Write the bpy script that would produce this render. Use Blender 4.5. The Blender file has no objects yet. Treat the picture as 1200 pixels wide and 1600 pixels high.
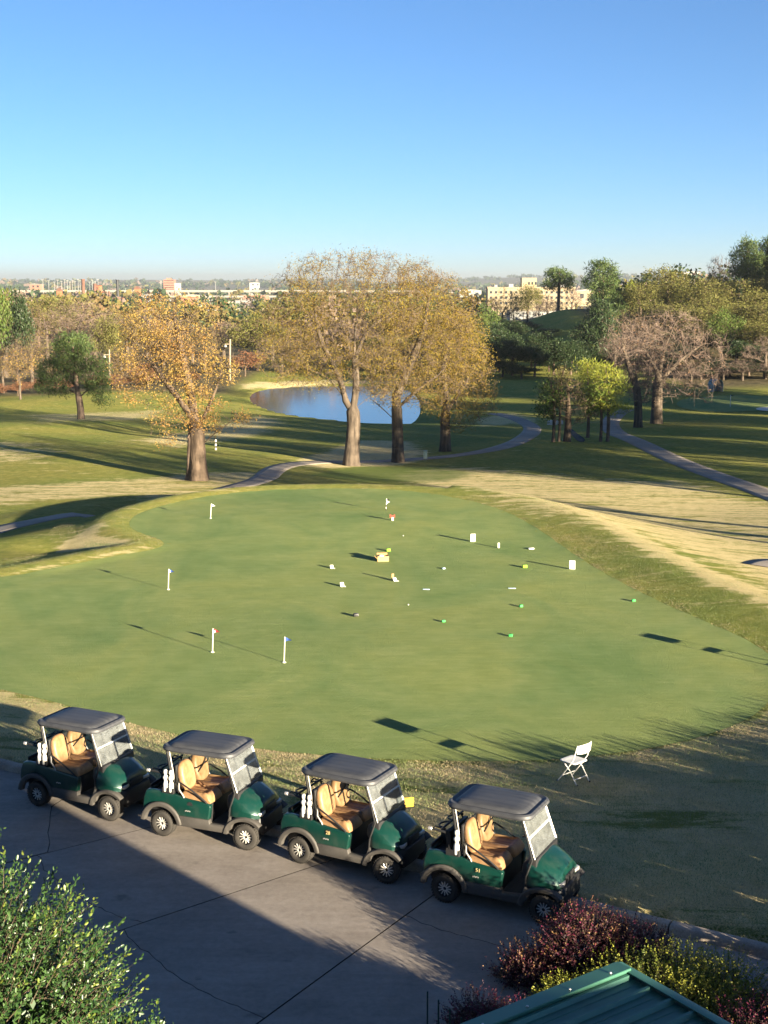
import bpy, bmesh, math, random
import numpy as np
from mathutils import Vector, Matrix

# ------------------------------------------------------------------ camera, sky, sun, exposure
SC = bpy.context.scene
COL = SC.collection
H = 9.3                                   # the eye above the driveway
PITCH = math.atan(360 / 2150)
F = 2150.0                                # focal length in pixels of the 1200 x 1600 photograph
cam_d = bpy.data.cameras.new('camera')
cam_d.sensor_fit = 'VERTICAL'
cam_d.angle = 2 * math.atan(800 / F)
cam_d.clip_start = 0.1
cam_d.clip_end = 40000
cam = bpy.data.objects.new('camera', cam_d)
COL.objects.link(cam)
cam.location = (0, 0, H)
cam.rotation_euler = (math.pi / 2 - PITCH, 0, 0)
SC.camera = cam

SUN_EL = 8.8
SUN_AZ = 137.0                            # clockwise from +Y
world = bpy.data.worlds.new('World')
SC.world = world
world.use_nodes = True
wn = world.node_tree
wn.nodes.clear()
w_out = wn.nodes.new('ShaderNodeOutputWorld')
w_bg = wn.nodes.new('ShaderNodeBackground')
w_sky = wn.nodes.new('ShaderNodeTexSky')
w_sky.sky_type = 'NISHITA'
w_sky.sun_disc = False
w_sky.sun_elevation = math.radians(SUN_EL)
w_sky.sun_rotation = math.radians(SUN_AZ)
w_sky.altitude = 800
w_sky.air_density = 0.715
w_sky.dust_density = 0.0
w_sky.ozone_density = 5.0
w_bg.inputs['Strength'].default_value = 0.057
w_tint = wn.nodes.new('ShaderNodeMix')     # the camera's white balance: a paler, less violet sky all round
w_tint.data_type = 'RGBA'
w_tint.blend_type = 'MULTIPLY'
w_tint.inputs[0].default_value = 1.0
w_tint.inputs[7].default_value = (1.0, 0.765, 0.66, 1)
wn.links.new(w_sky.outputs[0], w_tint.inputs[6])
wn.links.new(w_tint.outputs[2], w_bg.inputs['Color'])
wn.links.new(w_bg.outputs[0], w_out.inputs['Surface'])

sun_d = bpy.data.lights.new('sun', 'SUN')
sun_d.energy = 5.0
sun_d.angle = math.radians(0.40)
sun_d.color = (1.0, 0.86, 0.63)
sun = bpy.data.objects.new('sun', sun_d)
COL.objects.link(sun)
_az, _el = math.radians(SUN_AZ), math.radians(SUN_EL)
SUN_DIR = Vector((math.sin(_az) * math.cos(_el), math.cos(_az) * math.cos(_el), math.sin(_el)))
sun.rotation_euler = SUN_DIR.to_track_quat('Z', 'Y').to_euler()
sun.location = (40, -30, 40)

SC.view_settings.view_transform = 'Standard'
SC.view_settings.look = 'None'
SC.view_settings.exposure = 2.45
SC.view_settings.gamma = 1.0
SC.view_settings.use_curve_mapping = False
SC.render.engine = 'CYCLES'
SC.cycles.max_bounces = 6
SC.cycles.transparent_max_bounces = 12
SC.cycles.volume_bounces = 0

RNG = np.random.default_rng(7)
random.seed(7)

# ------------------------------------------------------------------ measuring helpers
def dep(py):
    return PITCH + math.atan((py - 800) / F)

def P(px, py, z=0.0):
    """the point at height z that the photograph shows at (px, py)"""
    y = (H - z) / math.tan(dep(py))
    d = y * math.cos(PITCH) + (H - z) * math.sin(PITCH)
    return ((px - 600) / F * d, y, z)

def wx(px, y, z):
    d = y * math.cos(PITCH) + (H - z) * math.sin(PITCH)
    return (px - 600) / F * d

def ztop(py, y):
    return H - y * math.tan(dep(py))

def sstep(t):
    t = np.clip(t, 0, 1)
    return t * t * (3 - 2 * t)

def resample(pts, step):
    pts = np.asarray(pts, float)
    seg = np.linalg.norm(np.diff(pts, axis=0), axis=1)
    s = np.concatenate([[0], np.cumsum(seg)])
    n = max(2, int(s[-1] / step) + 1)
    t = np.linspace(0, s[-1], n)
    return np.stack([np.interp(t, s, pts[:, k]) for k in range(pts.shape[1])], 1)

def smooth_line(pts, it=3, closed=False):
    """Chaikin corner cutting"""
    p = np.asarray(pts, float)
    for _ in range(it):
        if closed:
            q = np.roll(p, -1, 0)
            p = np.stack([p * .75 + q * .25, p * .25 + q * .75], 1).reshape(-1, p.shape[1])
        else:
            a, b = p[:-1], p[1:]
            m = np.stack([a * .75 + b * .25, a * .25 + b * .75], 1).reshape(-1, p.shape[1])
            p = np.concatenate([p[:1], m, p[-1:]])
    return p

def poly_sd(poly, x, y):
    """signed distance to a closed polygon, negative inside"""
    x = np.asarray(x, float).ravel(); y = np.asarray(y, float).ravel()
    out = np.empty_like(x)
    a = np.asarray(poly, float); b = np.roll(a, -1, 0)
    CH = 20000
    for i in range(0, len(x), CH):
        X = x[i:i + CH, None]; Y = y[i:i + CH, None]
        dx, dy = (b - a)[:, 0], (b - a)[:, 1]
        L = dx * dx + dy * dy + 1e-12
        t = np.clip(((X - a[:, 0]) * dx + (Y - a[:, 1]) * dy) / L, 0, 1)
        d = np.sqrt(((X - a[:, 0] - t * dx) ** 2 + (Y - a[:, 1] - t * dy) ** 2).min(1))
        c = ((a[:, 1] > Y) != (b[:, 1] > Y)) & (X < dx * (Y - a[:, 1]) / (dy + 1e-12 * (dy == 0)) + a[:, 0])
        ins = c.sum(1) % 2 == 1
        out[i:i + CH] = np.where(ins, -d, d)
    return out

def vnoise(x, y, s, seed=0):
    """smooth value noise, -1..1"""
    r = np.random.default_rng(seed).random((64, 64)) * 2 - 1
    X = np.asarray(x) / s; Y = np.asarray(y) / s
    xi = np.floor(X).astype(int); yi = np.floor(Y).astype(int)
    fx = sstep(X - xi); fy = sstep(Y - yi)
    g = lambda i, j: r[i % 64, j % 64]
    return (g(xi, yi) * (1 - fx) * (1 - fy) + g(xi + 1, yi) * fx * (1 - fy)
            + g(xi, yi + 1) * (1 - fx) * fy + g(xi + 1, yi + 1) * fx * fy)

# ------------------------------------------------------------------ object helpers
def tag(o, label=None, cat=None, group=None, kind=None):
    if label: o['label'] = label
    if cat: o['category'] = cat
    if group: o['group'] = group
    if kind: o['kind'] = kind
    return o

def empty(name, loc=(0, 0, 0), rz=0.0, label=None, cat=None, group=None, scale=None):
    o = bpy.data.objects.new(name, None)
    o.empty_display_size = 0.2
    COL.objects.link(o)
    o.location = loc
    o.rotation_euler = (0, 0, rz)
    if scale is not None:
        o.scale = scale
    return tag(o, label, cat, group)

def link(name, me, parent=None, loc=None, rot=None, scale=None):
    o = bpy.data.objects.new(name, me)
    COL.objects.link(o)
    if parent is not None: o.parent = parent
    if loc is not None: o.location = loc
    if rot is not None: o.rotation_euler = rot
    if scale is not None: o.scale = scale
    return o

def copy_tree(o, parent=None):
    c = o.copy()
    COL.objects.link(c)
    c.parent = parent
    for ch in o.children:
        copy_tree(ch, c)
    return c

def np_mesh(name, V, Fq, mats=(), smooth=False, mi=None):
    """mesh from arrays: Fq is an (n,3) or (n,4) array, or a list of such arrays"""
    me = bpy.data.meshes.new(name)
    V = np.ascontiguousarray(V, np.float32)
    if not isinstance(Fq, list): Fq = [Fq]
    Fq = [np.asarray(f, np.int32) for f in Fq if len(f)]
    me.vertices.add(len(V)); me.vertices.foreach_set('co', V.ravel())
    tot = np.concatenate([np.full(len(f), f.shape[1], np.int32) for f in Fq])
    idx = np.concatenate([f.ravel() for f in Fq]).astype(np.int32)
    me.loops.add(len(idx)); me.loops.foreach_set('vertex_index', idx)
    me.polygons.add(len(tot))
    st = np.concatenate([[0], np.cumsum(tot)[:-1]]).astype(np.int32)
    me.polygons.foreach_set('loop_start', st)
    if mi is not None:
        me.polygons.foreach_set('material_index', np.asarray(mi, np.int32))
    me.update(calc_edges=True)
    if smooth:
        me.polygons.foreach_set('use_smooth', np.ones(len(tot), bool))
    for m in mats: me.materials.append(m)
    return me

class MB:
    """collects shapes into one mesh"""
    def __init__(s):
        s.v = []; s.f = []; s.m = []
    def add(s, v, f, m=0):
        o = len(s.v)
        s.v += [tuple(p) for p in v]
        s.f += [tuple(i + o for i in q) for q in f]
        s.m += [m] * len(f)
        return s
    def box(s, x0, x1, y0, y1, z0, z1, m=0):
        v = [(x, y, z) for z in (z0, z1) for y in (y0, y1) for x in (x0, x1)]
        return s.add(v, [(0, 2, 3, 1), (4, 5, 7, 6), (0, 1, 5, 4), (2, 6, 7, 3), (0, 4, 6, 2), (1, 3, 7, 5)], m)
    def obox(s, c, ax, ay, az, m=0):
        """box from a centre and three half-axis vectors"""
        c, ax, ay, az = map(Vector, (c, ax, ay, az))
        v = [c + ax * i + ay * j + az * k for k in (-1, 1) for j in (-1, 1) for i in (-1, 1)]
        return s.add(v, [(0, 2, 3, 1), (4, 5, 7, 6), (0, 1, 5, 4), (2, 6, 7, 3), (0, 4, 6, 2), (1, 3, 7, 5)], m)
    def prism(s, poly, y0, y1, m=0):
        """polygon in x,z pulled from y0 to y1"""
        n = len(poly)
        v = [(x, y0, z) for x, z in poly] + [(x, y1, z) for x, z in poly]
        f = [tuple(range(n - 1, -1, -1)), tuple(range(n, 2 * n))]
        f += [(i, (i + 1) % n, n + (i + 1) % n, n + i) for i in range(n)]
        return s.add(v, f, m)
    def rings(s, R, closed=True, cap0=True, cap1=True, m=0):
        n = len(R[0]); v = [p for r in R for p in r]; f = []
        for k in range(len(R) - 1):
            for i in range(n if closed else n - 1):
                j = (i + 1) % n
                f.append((k * n + i, k * n + j, (k + 1) * n + j, (k + 1) * n + i))
        if cap0: f.append(tuple(range(n - 1, -1, -1)))
        if cap1: f.append(tuple(range((len(R) - 1) * n, len(R) * n)))
        return s.add(v, f, m)
    def tube(s, pts, r, n=8, m=0, cap=True):
        pts = [Vector(p) for p in pts]
        rr = r if isinstance(r, (list, tuple)) else [r] * len(pts)
        R = []; u = None
        for i, p in enumerate(pts):
            t = (pts[min(i + 1, len(pts) - 1)] - pts[max(i - 1, 0)]).normalized()
            if u is None:
                u = t.orthogonal().normalized()
            u = (u - t * u.dot(t)).normalized(); w = t.cross(u)
            R.append([p + (u * math.cos(a) + w * math.sin(a)) * rr[i] for a in [2 * math.pi * k / n for k in range(n)]])
        return s.rings(R, True, cap, cap, m)
    def lathe(s, prof, c=(0, 0, 0), axis='Z', n=20, m=0, cap=True):
        """profile of (radius, height)"""
        R = []
        for r, h in prof:
            ring = []
            for k in range(n):
                a = 2 * math.pi * k / n
                p = (r * math.cos(a), r * math.sin(a), h)
                if axis == 'Y': p = (p[0], p[2], -p[1])
                if axis == 'X': p = (p[2], p[0], p[1])
                ring.append((p[0] + c[0], p[1] + c[1], p[2] + c[2]))
            R.append(ring)
        return s.rings(R, True, cap, cap, m)
    def build(s, name, mats, parent=None, bevel=0.0, seg=2, smooth=False, angle=35, fix=True):
        me = bpy.data.meshes.new(name)
        me.from_pydata(s.v, [], s.f)
        if not isinstance(mats, (list, tuple)): mats = [mats]
        for m in mats: me.materials.append(m)
        me.polygons.foreach_set('material_index', s.m)
        bm = bmesh.new(); bm.from_mesh(me)
        if fix: bmesh.ops.recalc_face_normals(bm, faces=bm.faces)
        if bevel:
            es = [e for e in bm.edges if len(e.link_faces) == 2 and e.calc_face_angle(0) > math.radians(28)]
            bmesh.ops.bevel(bm, geom=es, offset=bevel, segments=seg, profile=0.5, affect='EDGES', clamp_overlap=True)
        if smooth or bevel:
            for f in bm.faces: f.smooth = True
            for e in bm.edges:
                if len(e.link_faces) == 2 and e.calc_face_angle(0) > math.radians(angle): e.smooth = False
        bm.to_mesh(me); bm.free()
        return link(name, me, parent)

# ------------------------------------------------------------------ materials
class NT:
    def __init__(s, name):
        s.mat = bpy.data.materials.new(name); s.mat.use_nodes = True
        s.t = s.mat.node_tree; s.t.nodes.clear()
        s.out = s.n('ShaderNodeOutputMaterial')
    def n(s, typ, **kw):
        nd = s.t.nodes.new(typ)
        for k, v in kw.items(): setattr(nd, k, v)
        return nd
    def l(s, a, b): s.t.links.new(a, b)
    def val(s, inp, v):
        if hasattr(v, 'is_output') or isinstance(v, bpy.types.NodeSocket): s.l(v, inp)
        else: inp.default_value = v
    def coord(s, kind='Object'):
        return s.n('ShaderNodeTexCoord').outputs[kind]
    def mapped(s, vec, scale=(1, 1, 1), rot=(0, 0, 0)):
        m = s.n('ShaderNodeMapping'); s.l(vec, m.inputs['Vector'])
        m.inputs['Scale'].default_value = scale; m.inputs['Rotation'].default_value = rot
        return m.outputs[0]
    def noise(s, vec, scale=5, detail=4, rough=0.55, dist=0.0):
        nd = s.n('ShaderNodeTexNoise')
        nd.inputs['Scale'].default_value = scale; nd.inputs['Detail'].default_value = detail
        nd.inputs['Roughness'].default_value = rough; nd.inputs['Distortion'].default_value = dist
        if vec is not None: s.l(vec, nd.inputs['Vector'])
        return nd.outputs['Fac']
    def ramp(s, fac, stops, interp='LINEAR'):
        r = s.n('ShaderNodeValToRGB'); r.color_ramp.interpolation = interp
        e = r.color_ramp.elements
        while len(e) < len(stops): e.new(0.5)
        for k, (p, c) in enumerate(stops):
            e[k].position = p; e[k].color = (c[0], c[1], c[2], 1) if hasattr(c, '__len__') else (c, c, c, 1)
        s.l(fac, r.inputs[0]); return r.outputs[0]
    def mix(s, fac, a, b, blend='MIX'):
        m = s.n('ShaderNodeMix', data_type='RGBA', blend_type=blend)
        s.val(m.inputs[0], fac)
        for i, c in ((6, a), (7, b)):
            if isinstance(c, (tuple, list)): m.inputs[i].default_value = (c[0], c[1], c[2], 1)
            else: s.l(c, m.inputs[i])
        return m.outputs[2]
    def math(s, op, a, b=0.5, clamp=False):
        m = s.n('ShaderNodeMath', operation=op, use_clamp=clamp)
        s.val(m.inputs[0], a); s.val(m.inputs[1], b); return m.outputs[0]
    def bump(s, h, strength=0.3, dist=0.02):
        b = s.n('ShaderNodeBump'); b.inputs['Strength'].default_value = strength; b.inputs['Distance'].default_value = dist
        s.l(h, b.inputs['Height']); return b.outputs[0]
    def bsdf(s, color, rough=0.6, metal=0.0, spec=0.5, normal=None, coat=0.0, **kw):
        p = s.n('ShaderNodeBsdfPrincipled')
        if isinstance(color, (tuple, list)): p.inputs['Base Color'].default_value = (*color[:3], 1)
        else: s.l(color, p.inputs['Base Color'])
        s.val(p.inputs['Roughness'], rough); p.inputs['Metallic'].default_value = metal
        p.inputs['Specular IOR Level'].default_value = spec
        p.inputs['Coat Weight'].default_value = coat
        if normal is not None: s.l(normal, p.inputs['Normal'])
        return p.outputs[0]
    def done(s, shader):
        s.l(shader, s.out.inputs['Surface']); return s.mat

def simple(name, c, rough=0.6, metal=0.0, spec=0.5, var=0.15, scale=14, bump=0.0, coat=0.0):
    """one colour broken up by fine wear and grime"""
    t = NT(name); v = t.coord()
    f = t.noise(v, scale, 5, 0.6)
    g = t.noise(v, scale * 0.17, 3, 0.5)
    f = t.math('MULTIPLY', t.math('ADD', f, g), 0.5)
    lo = tuple(x * (1 - var) for x in c); hi = tuple(min(1, x * (1 + var)) for x in c)
    col = t.ramp(f, [(0.3, lo), (0.7, hi)])
    r = t.math('ADD', rough - 0.06, t.math('MULTIPLY', f, 0.12), True)
    nb = t.bump(t.noise(v, scale * 6, 3), bump, 0.01) if bump else None
    return t.done(t.bsdf(col, r, metal, spec, nb, coat))

def leaf_mat(name, cols, trans=0.35, rough=0.6, clump=0.6, spec=0.25, clump_cols=None):
    """leaf colour picked per leaf, mixed towards a second tone in patches"""
    t = NT(name)
    geo = t.n('ShaderNodeNewGeometry')
    n = len(cols)
    c = t.ramp(geo.outputs['Random Per Island'], [(k / max(1, n - 1), col) for k, col in enumerate(cols)])
    nz = t.noise(t.coord(), clump, 2, 0.5)
    if clump_cols:
        c2 = t.ramp(geo.outputs['Random Per Island'], [(k / max(1, len(clump_cols) - 1), col) for k, col in enumerate(clump_cols)])
        c = t.mix(t.ramp(nz, [(0.42, 0.0), (0.6, 1.0)]), c, c2)
    p = t.bsdf(c, rough, 0, spec)
    tr = t.n('ShaderNodeBsdfTranslucent'); t.l(c, tr.inputs['Color'])
    m = t.n('ShaderNodeMixShader'); m.inputs[0].default_value = trans
    t.l(p, m.inputs[1]); t.l(tr.outputs[0], m.inputs[2])
    return t.done(m.outputs[0])

def bark_mat(name, a, b, scale=6):
    t = NT(name); v = t.mapped(t.coord(), (1, 1, 0.18))
    f = t.noise(v, scale, 6, 0.65, 0.4)
    col = t.ramp(f, [(0.32, a), (0.68, b)])
    return t.done(t.bsdf(col, 0.9, 0, 0.2, t.bump(f, 0.9, 0.06)))
# ------------------------------------------------------------------ terrain
ZG = -0.40
DS = 1.78                                  # the course is this much deeper than the table below
WATER = -5.25
GREEN_PX = [(-170, 925), (-60, 912), (40, 898), (120, 882), (190, 868), (240, 860), (259, 853), (254, 846), (232, 838), (208, 830),
            (200, 818), (214, 804), (245, 793), (290, 781), (340, 772), (400, 766), (480, 764), (560, 764), (640, 768),
            (720, 779), (780, 795), (835, 822), (900, 868), (960, 905), (1040, 945), (1110, 975), (1175, 1003), (1212, 1030),
            (1222, 1060), (1206, 1092), (1180, 1120), (1120, 1145), (1040, 1166), (960, 1178), (880, 1187), (780, 1191),
            (650, 1189), (500, 1181), (400, 1171), (290, 1151), (200, 1130), (100, 1101), (30, 1084), (-60, 1066), (-190, 1030), (-260, 975)]
GREEN = smooth_line([P(a, b, ZG)[:2] for a, b in GREEN_PX], 2, True)
POND_PX = [(392, 612), (430, 606), (500, 603), (560, 603), (630, 606), (655, 618), (662, 640), (655, 658), (635, 667), (600, 666),
           (560, 662), (520, 657), (470, 652), (430, 645), (405, 637), (385, 626)]
POND = smooth_line([P(a, b, WATER)[:2] for a, b in POND_PX], 2, True)

K0 = np.array(P(0, 1186, 0.13)[:2]); K1 = np.array(P(1200, 1476, 0.13)[:2])
KU = (K1 - K0) / np.linalg.norm(K1 - K0)          # along the kerb
KN = np.array([-KU[1], KU[0]])                     # across it, away from the eye

def kerb_d(x, y):
    return (x - K0[0]) * KN[0] + (y - K0[1]) * KN[1]

def base_z(y):
    ys = [-500, 14, 24, 30, 36, 42, 50, 60, 75, 92, 120, 150, 250, 400, 700, 1200, 2000, 4000, 12000]
    zs = [0.2, -.4, -.7, -1.15, -1.9, -2.35, -2.8, -3.2, -3.9, -4.9, -5.2, -5.6, -7, -9, -13, -17, -20, -22, -22]
    k = np.array([-2, -1, 0, 1, 2]) * 1.6
    return sum(np.interp(y + q * np.clip(y / 40, 0.5, 8), ys, zs) for q in k) / 5

def zt(x, y):
    sh = np.shape(x)
    x = np.asarray(x, float).ravel(); y = np.asarray(y, float).ravel()
    far = base_z(y / DS)
    far = far + 0.22 * vnoise(x, y / 1.5, 9, 3) * sstep((y - 58) / 16) + 0.5 * vnoise(x, y / 1.5, 31, 5) * sstep((y - 72) / 34)
    Y = y / DS
    # swells of the left fairway
    far += 1.1 * np.exp(-((x + 34) / 11) ** 2 - ((Y - 66) / 9) ** 2) + 0.5 * np.exp(-((x + 22) / 9) ** 2 - ((Y - 54) / 6) ** 2)
    # wooded hill on the right, and the dark knoll in the middle distance
    back = 1 - sstep((Y - 230) / 160)
    far += 9.5 * sstep((Y - 92) / 75) * sstep((x - 30) / 50) * back
    far += 8.2 * np.exp(-((x - 40) / 16) ** 2 - ((Y - 168) / 30) ** 2)
    far += 2.5 * sstep((Y - 92) / 60) * sstep((-x - 45) / 40) * back
    # hills at the horizon
    ridge = 24 + 9 * vnoise(x, Y * 0 + 3, 700, 11) + 16 * vnoise(x, Y * 0 + 9, 260, 12) + 55 * sstep((x - 200) / 1500)
    far += ridge * sstep((Y - 2600) / 2200)
    d = poly_sd(GREEN, x, y) if True else 0
    c = kerb_d(x, y)
    zg = ZG + 0.05 * vnoise(x, y, 7, 21) * sstep((y - 29) / 6)
    dd = np.maximum(d, 0)
    # rim on the far side: a low crest on the right, then the drop to the fairway
    rim = 0.20 * np.exp(-((dd - 2.8) / 1.7) ** 2) * sstep((x + 1) / 6)
    rim += 0.12 * np.exp(-((dd - .9) / .7) ** 2) * (1 - sstep((x + 1) / 6))
    tl = sstep((dd - 1.2) / np.where(x > 3, 9.0, 4.6 + 6.0 * sstep((-12.0 - x) / 3.0)))
    dip = 0.48 * np.exp(-((dd - 5.5) / 2.8) ** 2) * (1 - sstep((x + 1) / 5)) * sstep((y - 52) / 6)
    zf = (zg + 0.02 + rim) * (1 - tl) + far * tl - dip
    zf = np.where(d <= 0, zg, zf)
    r = np.clip(dd / (np.maximum(c, 0) + dd + 1e-6), 0, 1)
    zn = zg + (0.10 - zg) * (r * 0.6 + 0.4 * sstep(r))
    zn = np.where(c < 0, -0.25, zn)
    zn = np.where(d <= 0, zg, zn)
    w = sstep((c - 9) / 8)
    z = zn * (1 - w) + zf * w
    # pond basin
    m = (y > 60 * DS) & (y < 140 * DS) & (np.abs(x) < 60)
    if m.any():
        dp = poly_sd(POND, x[m], y[m])
        zz = z[m]
        bank = WATER + 0.10 + 0.05 * np.clip(dp, 0, 20)
        t = sstep(dp / 9)
        zz = np.where(dp > 0, bank * (1 - t) + zz * t, WATER - 0.9 * sstep(-dp / 2.0) + 0.1 * (1 - sstep(-dp / .5)))
        z[m] = zz
    return z.reshape(sh)

def T(px, py):
    """the point of the ground that the photograph shows at (px, py)"""
    ys = np.concatenate([np.arange(8, 110, .25), np.arange(110, 700, 1.0), np.arange(700, 7000, 12)])
    t = math.tan(dep(py))
    zr = H - ys * t
    d = ys * math.cos(PITCH) + (H - zr) * math.sin(PITCH)
    xs = (px - 600) / F * d
    g = zt(xs, ys)
    k = int(np.argmax(g >= zr))
    if k == 0: k = len(ys) - 1
    a = (zr[k - 1] - g[k - 1]); b = (g[k] - zr[k])
    w = a / (a + b + 1e-9)
    return (xs[k - 1] + (xs[k] - xs[k - 1]) * w, ys[k - 1] + (ys[k] - ys[k - 1]) * w, g[k - 1] + (g[k] - g[k - 1]) * w)

def spread(a, step, lim, grow):
    out = [a]; s = step
    while out[-1] < lim:
        out.append(out[-1] + s); s *= grow
    return out
_xr = spread(22, .34, 9000, 1.045)
XS = np.array([-q for q in _xr[::-1]] + list(np.arange(-22 + .32, 22 - .1, .32)) + _xr)
YS = np.array([-q for q in spread(6, 1, 60, 1.2)][::-1] + list(np.arange(-5, 8, 1.0)) + list(np.arange(8, 82, .4)) + spread(82, .42, 20000, 1.032))
GX, GY = np.meshgrid(XS, YS)
GZ = zt(GX, GY)

def ground(x, y):
    """height of the terrain mesh itself (triangle by triangle)"""
    x = np.asarray(x, float); y = np.asarray(y, float)
    i = np.clip(np.searchsorted(XS, x) - 1, 0, len(XS) - 2); j = np.clip(np.searchsorted(YS, y) - 1, 0, len(YS) - 2)
    u = (x - XS[i]) / (XS[i + 1] - XS[i]); v = (y - YS[j]) / (YS[j + 1] - YS[j])
    a, b, c, d = GZ[j, i], GZ[j, i + 1], GZ[j + 1, i + 1], GZ[j + 1, i]
    return np.where(u >= v, a + (b - a) * u + (c - b) * v, a + (c - d) * u + (d - a) * v)

def TP(pts):
    return np.array([T(a, b)[:2] for a, b in pts])

# zones of dormant (tan) turf, woodland floor and town
tan = np.zeros(GX.size); wood = np.zeros(GX.size); town = np.zeros(GX.size); lush = np.zeros(GX.size)
gx, gy = GX.ravel(), GY.ravel()
near = (gy > 8) & (gy < 250) & (np.abs(gx) < 90)
def zone(arr, px, amt, soft):
    poly = TP(px)
    d = poly_sd(poly, gx[near], gy[near])
    v = arr[near]; arr[near] = np.maximum(v, amt * (1 - sstep((d + soft) / (2 * soft))))
zone(tan, [(610, 742), (700, 727), (800, 738), (920, 748), (1060, 752), (1200, 787), (1300, 810), (1300, 945), (1150, 900), (1040, 852), (900, 812), (760, 778), (640, 752)], .66, 1.8)
zone(tan, [(450, 724), (560, 688), (640, 690), (665, 708), (640, 724), (560, 730), (500, 732)], .9, 1.2)
zone(tan, [(240, 746), (300, 738), (350, 738), (410, 738), (425, 748), (385, 762), (300, 770), (200, 774), (-40, 790), (-40, 764)], .58, 1.4)
zone(tan, [(215, 688), (330, 668), (400, 650), (440, 655), (420, 676), (340, 690), (270, 700)], .72, 2.2)
zone(tan, [(-60, 690), (60, 690), (100, 705), (60, 722), (-60, 724)], .5, 2.5)
zone(tan, [(40, 648), (250, 640), (250, 652), (60, 662)], .55, 2.0)
zone(tan, [(100, 848), (150, 818), (168, 815), (152, 836), (206, 846), (160, 856), (85, 864)], 1.0, .3)
zone(tan, [(380, 607), (520, 600), (660, 601), (660, 595), (520, 594), (380, 598)], .95, 1.5)
zone(tan, [(740, 655), (800, 645), (840, 655), (832, 668), (800, 662), (750, 668)], .7, 1.0)
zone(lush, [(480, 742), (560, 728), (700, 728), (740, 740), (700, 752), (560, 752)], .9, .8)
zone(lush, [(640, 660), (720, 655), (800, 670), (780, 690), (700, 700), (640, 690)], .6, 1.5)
dg = np.full(GX.size, 50.0); dg[near] = poly_sd(GREEN, gx[near], gy[near])
cg = kerb_d(gx, gy)
# crest on the right of the green and the worn band along its front edge
tan = np.maximum(tan, .95 * np.exp(-((dg - 3.1) / .7) ** 2) * sstep((gx - 3) / 3) * (cg > 13))
tan = np.maximum(tan, .7 * np.exp(-((dg - .35) / .3) ** 2) * (cg < 13))
front = (cg > 0) & (cg < 11) & (dg > 0)
tan = np.where(front, np.maximum(tan, .74 + .5 * vnoise(gx, gy, 1.7, 31) * .4), tan)
tan = np.maximum(tan, .55 * np.exp(-((dg - .25) / .22) ** 2) * ((gx < -5) & (gy < 50)))
wood = np.maximum(sstep((gy - 171) / 10) * sstep((-gx - 18) / 4), sstep((gy - 180) / 12) * sstep((gx - 38) / 5))
wood = np.maximum(wood, sstep((gy - 224) / 14) * (1 - sstep((gx - 14) / 6)))
wood = np.maximum(wood, sstep((gy - 427) / 100))
town = sstep((gy - 590) / 210)
I, J = np.meshgrid(np.arange(len(XS) - 1), np.arange(len(YS) - 1))
q = (J * len(XS) + I).ravel()
n = len(XS)
tri = np.concatenate([np.stack([q, q + 1, q + n + 1], 1), np.stack([q, q + n + 1, q + n], 1)])

def turf_nodes(t, v, zone_node=None):
    """mown grass: green and straw blades mixed at several scales"""
    fine = t.noise(v, 34, 4, 0.75)
    mid = t.noise(v, 2.3, 5, 0.65)
    big = t.noise(v, 0.16, 4, 0.6, 0.6)
    g1 = t.ramp(t.math('ADD', t.math('MULTIPLY', fine, .55), t.math('MULTIPLY', mid, .45)),
                [(0.34, (.135, .165, .030)), (0.52, (.255, .270, .055)), (0.68, (.42, .40, .115))])
    g2 = t.ramp(big, [(0.35, (.85, .95, .8)), (0.62, (1.2, 1.08, 1.05))])
    g = t.mix(1.0, g1, g2, 'MULTIPLY')
    straw = t.ramp(t.math('ADD', t.math('MULTIPLY', fine, .7), t.math('MULTIPLY', mid, .3)),
                   [(0.32, (.44, .34, .14)), (0.52, (.70, .58, .28)), (0.72, (.84, .74, .44))])
    return g, straw, fine, mid, big

def turf_material():
    t = NT('turf'); v = t.coord('Object')
    a = t.n('ShaderNodeAttribute', attribute_name='zone')
    sep = t.n('ShaderNodeSeparateColor'); t.l(a.outputs['Color'], sep.inputs[0])
    g, straw, fine, mid, big = turf_nodes(t, v)
    # streaks left by mowing and by the lie of the grass
    streak = t.noise(t.mapped(v, (.28, 1.6, 1), (0, 0, .12)), 1.1, 5, .62, .8)
    k = t.math('ADD', sep.outputs[0], t.math('MULTIPLY', t.math('SUBTRACT', streak, .5), 2.3))
    k = t.math('ADD', k, t.math('MULTIPLY', t.math('SUBTRACT', fine, .5), 1.3))
    k = t.math('ADD', k, t.math('MULTIPLY', t.math('SUBTRACT', mid, .5), .8))
    k = t.ramp(k, [(.34, 0.0), (.64, 1.0)])
    c = t.mix(k, g, straw)
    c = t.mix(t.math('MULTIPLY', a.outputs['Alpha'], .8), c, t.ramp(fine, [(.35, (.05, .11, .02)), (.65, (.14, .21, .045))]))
    litter = t.ramp(t.noise(v, 1.4, 6, .7), [(.35, (.055, .05, .028)), (.5, (.12, .10, .05)), (.66, (.21, .165, .09))])
    c = t.mix(sep.outputs[1], c, litter)
    city = t.ramp(t.noise(v, .02, 6, .7), [(.38, (.06, .07, .04)), (.5, (.14, .12, .08)), (.6, (.26, .23, .18))])
    c = t.mix(sep.outputs[2], c, city)
    return t.done(t.bsdf(c, .95, 0, .15, t.bump(t.math('ADD', fine, t.math('MULTIPLY', mid, .5)), 1.0, .11)))

M = {}
M['turf'] = turf_material()
me = np_mesh('fairway_ground', np.stack([gx, gy, GZ.ravel()], 1), tri, [M['turf']], True)
at = me.color_attributes.new('zone', 'FLOAT_COLOR', 'POINT')
at.data.foreach_set('color', np.stack([tan, wood, town, lush], 1).astype(np.float32).ravel())
tag(link('fairway_ground', me), kind='structure')

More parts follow.
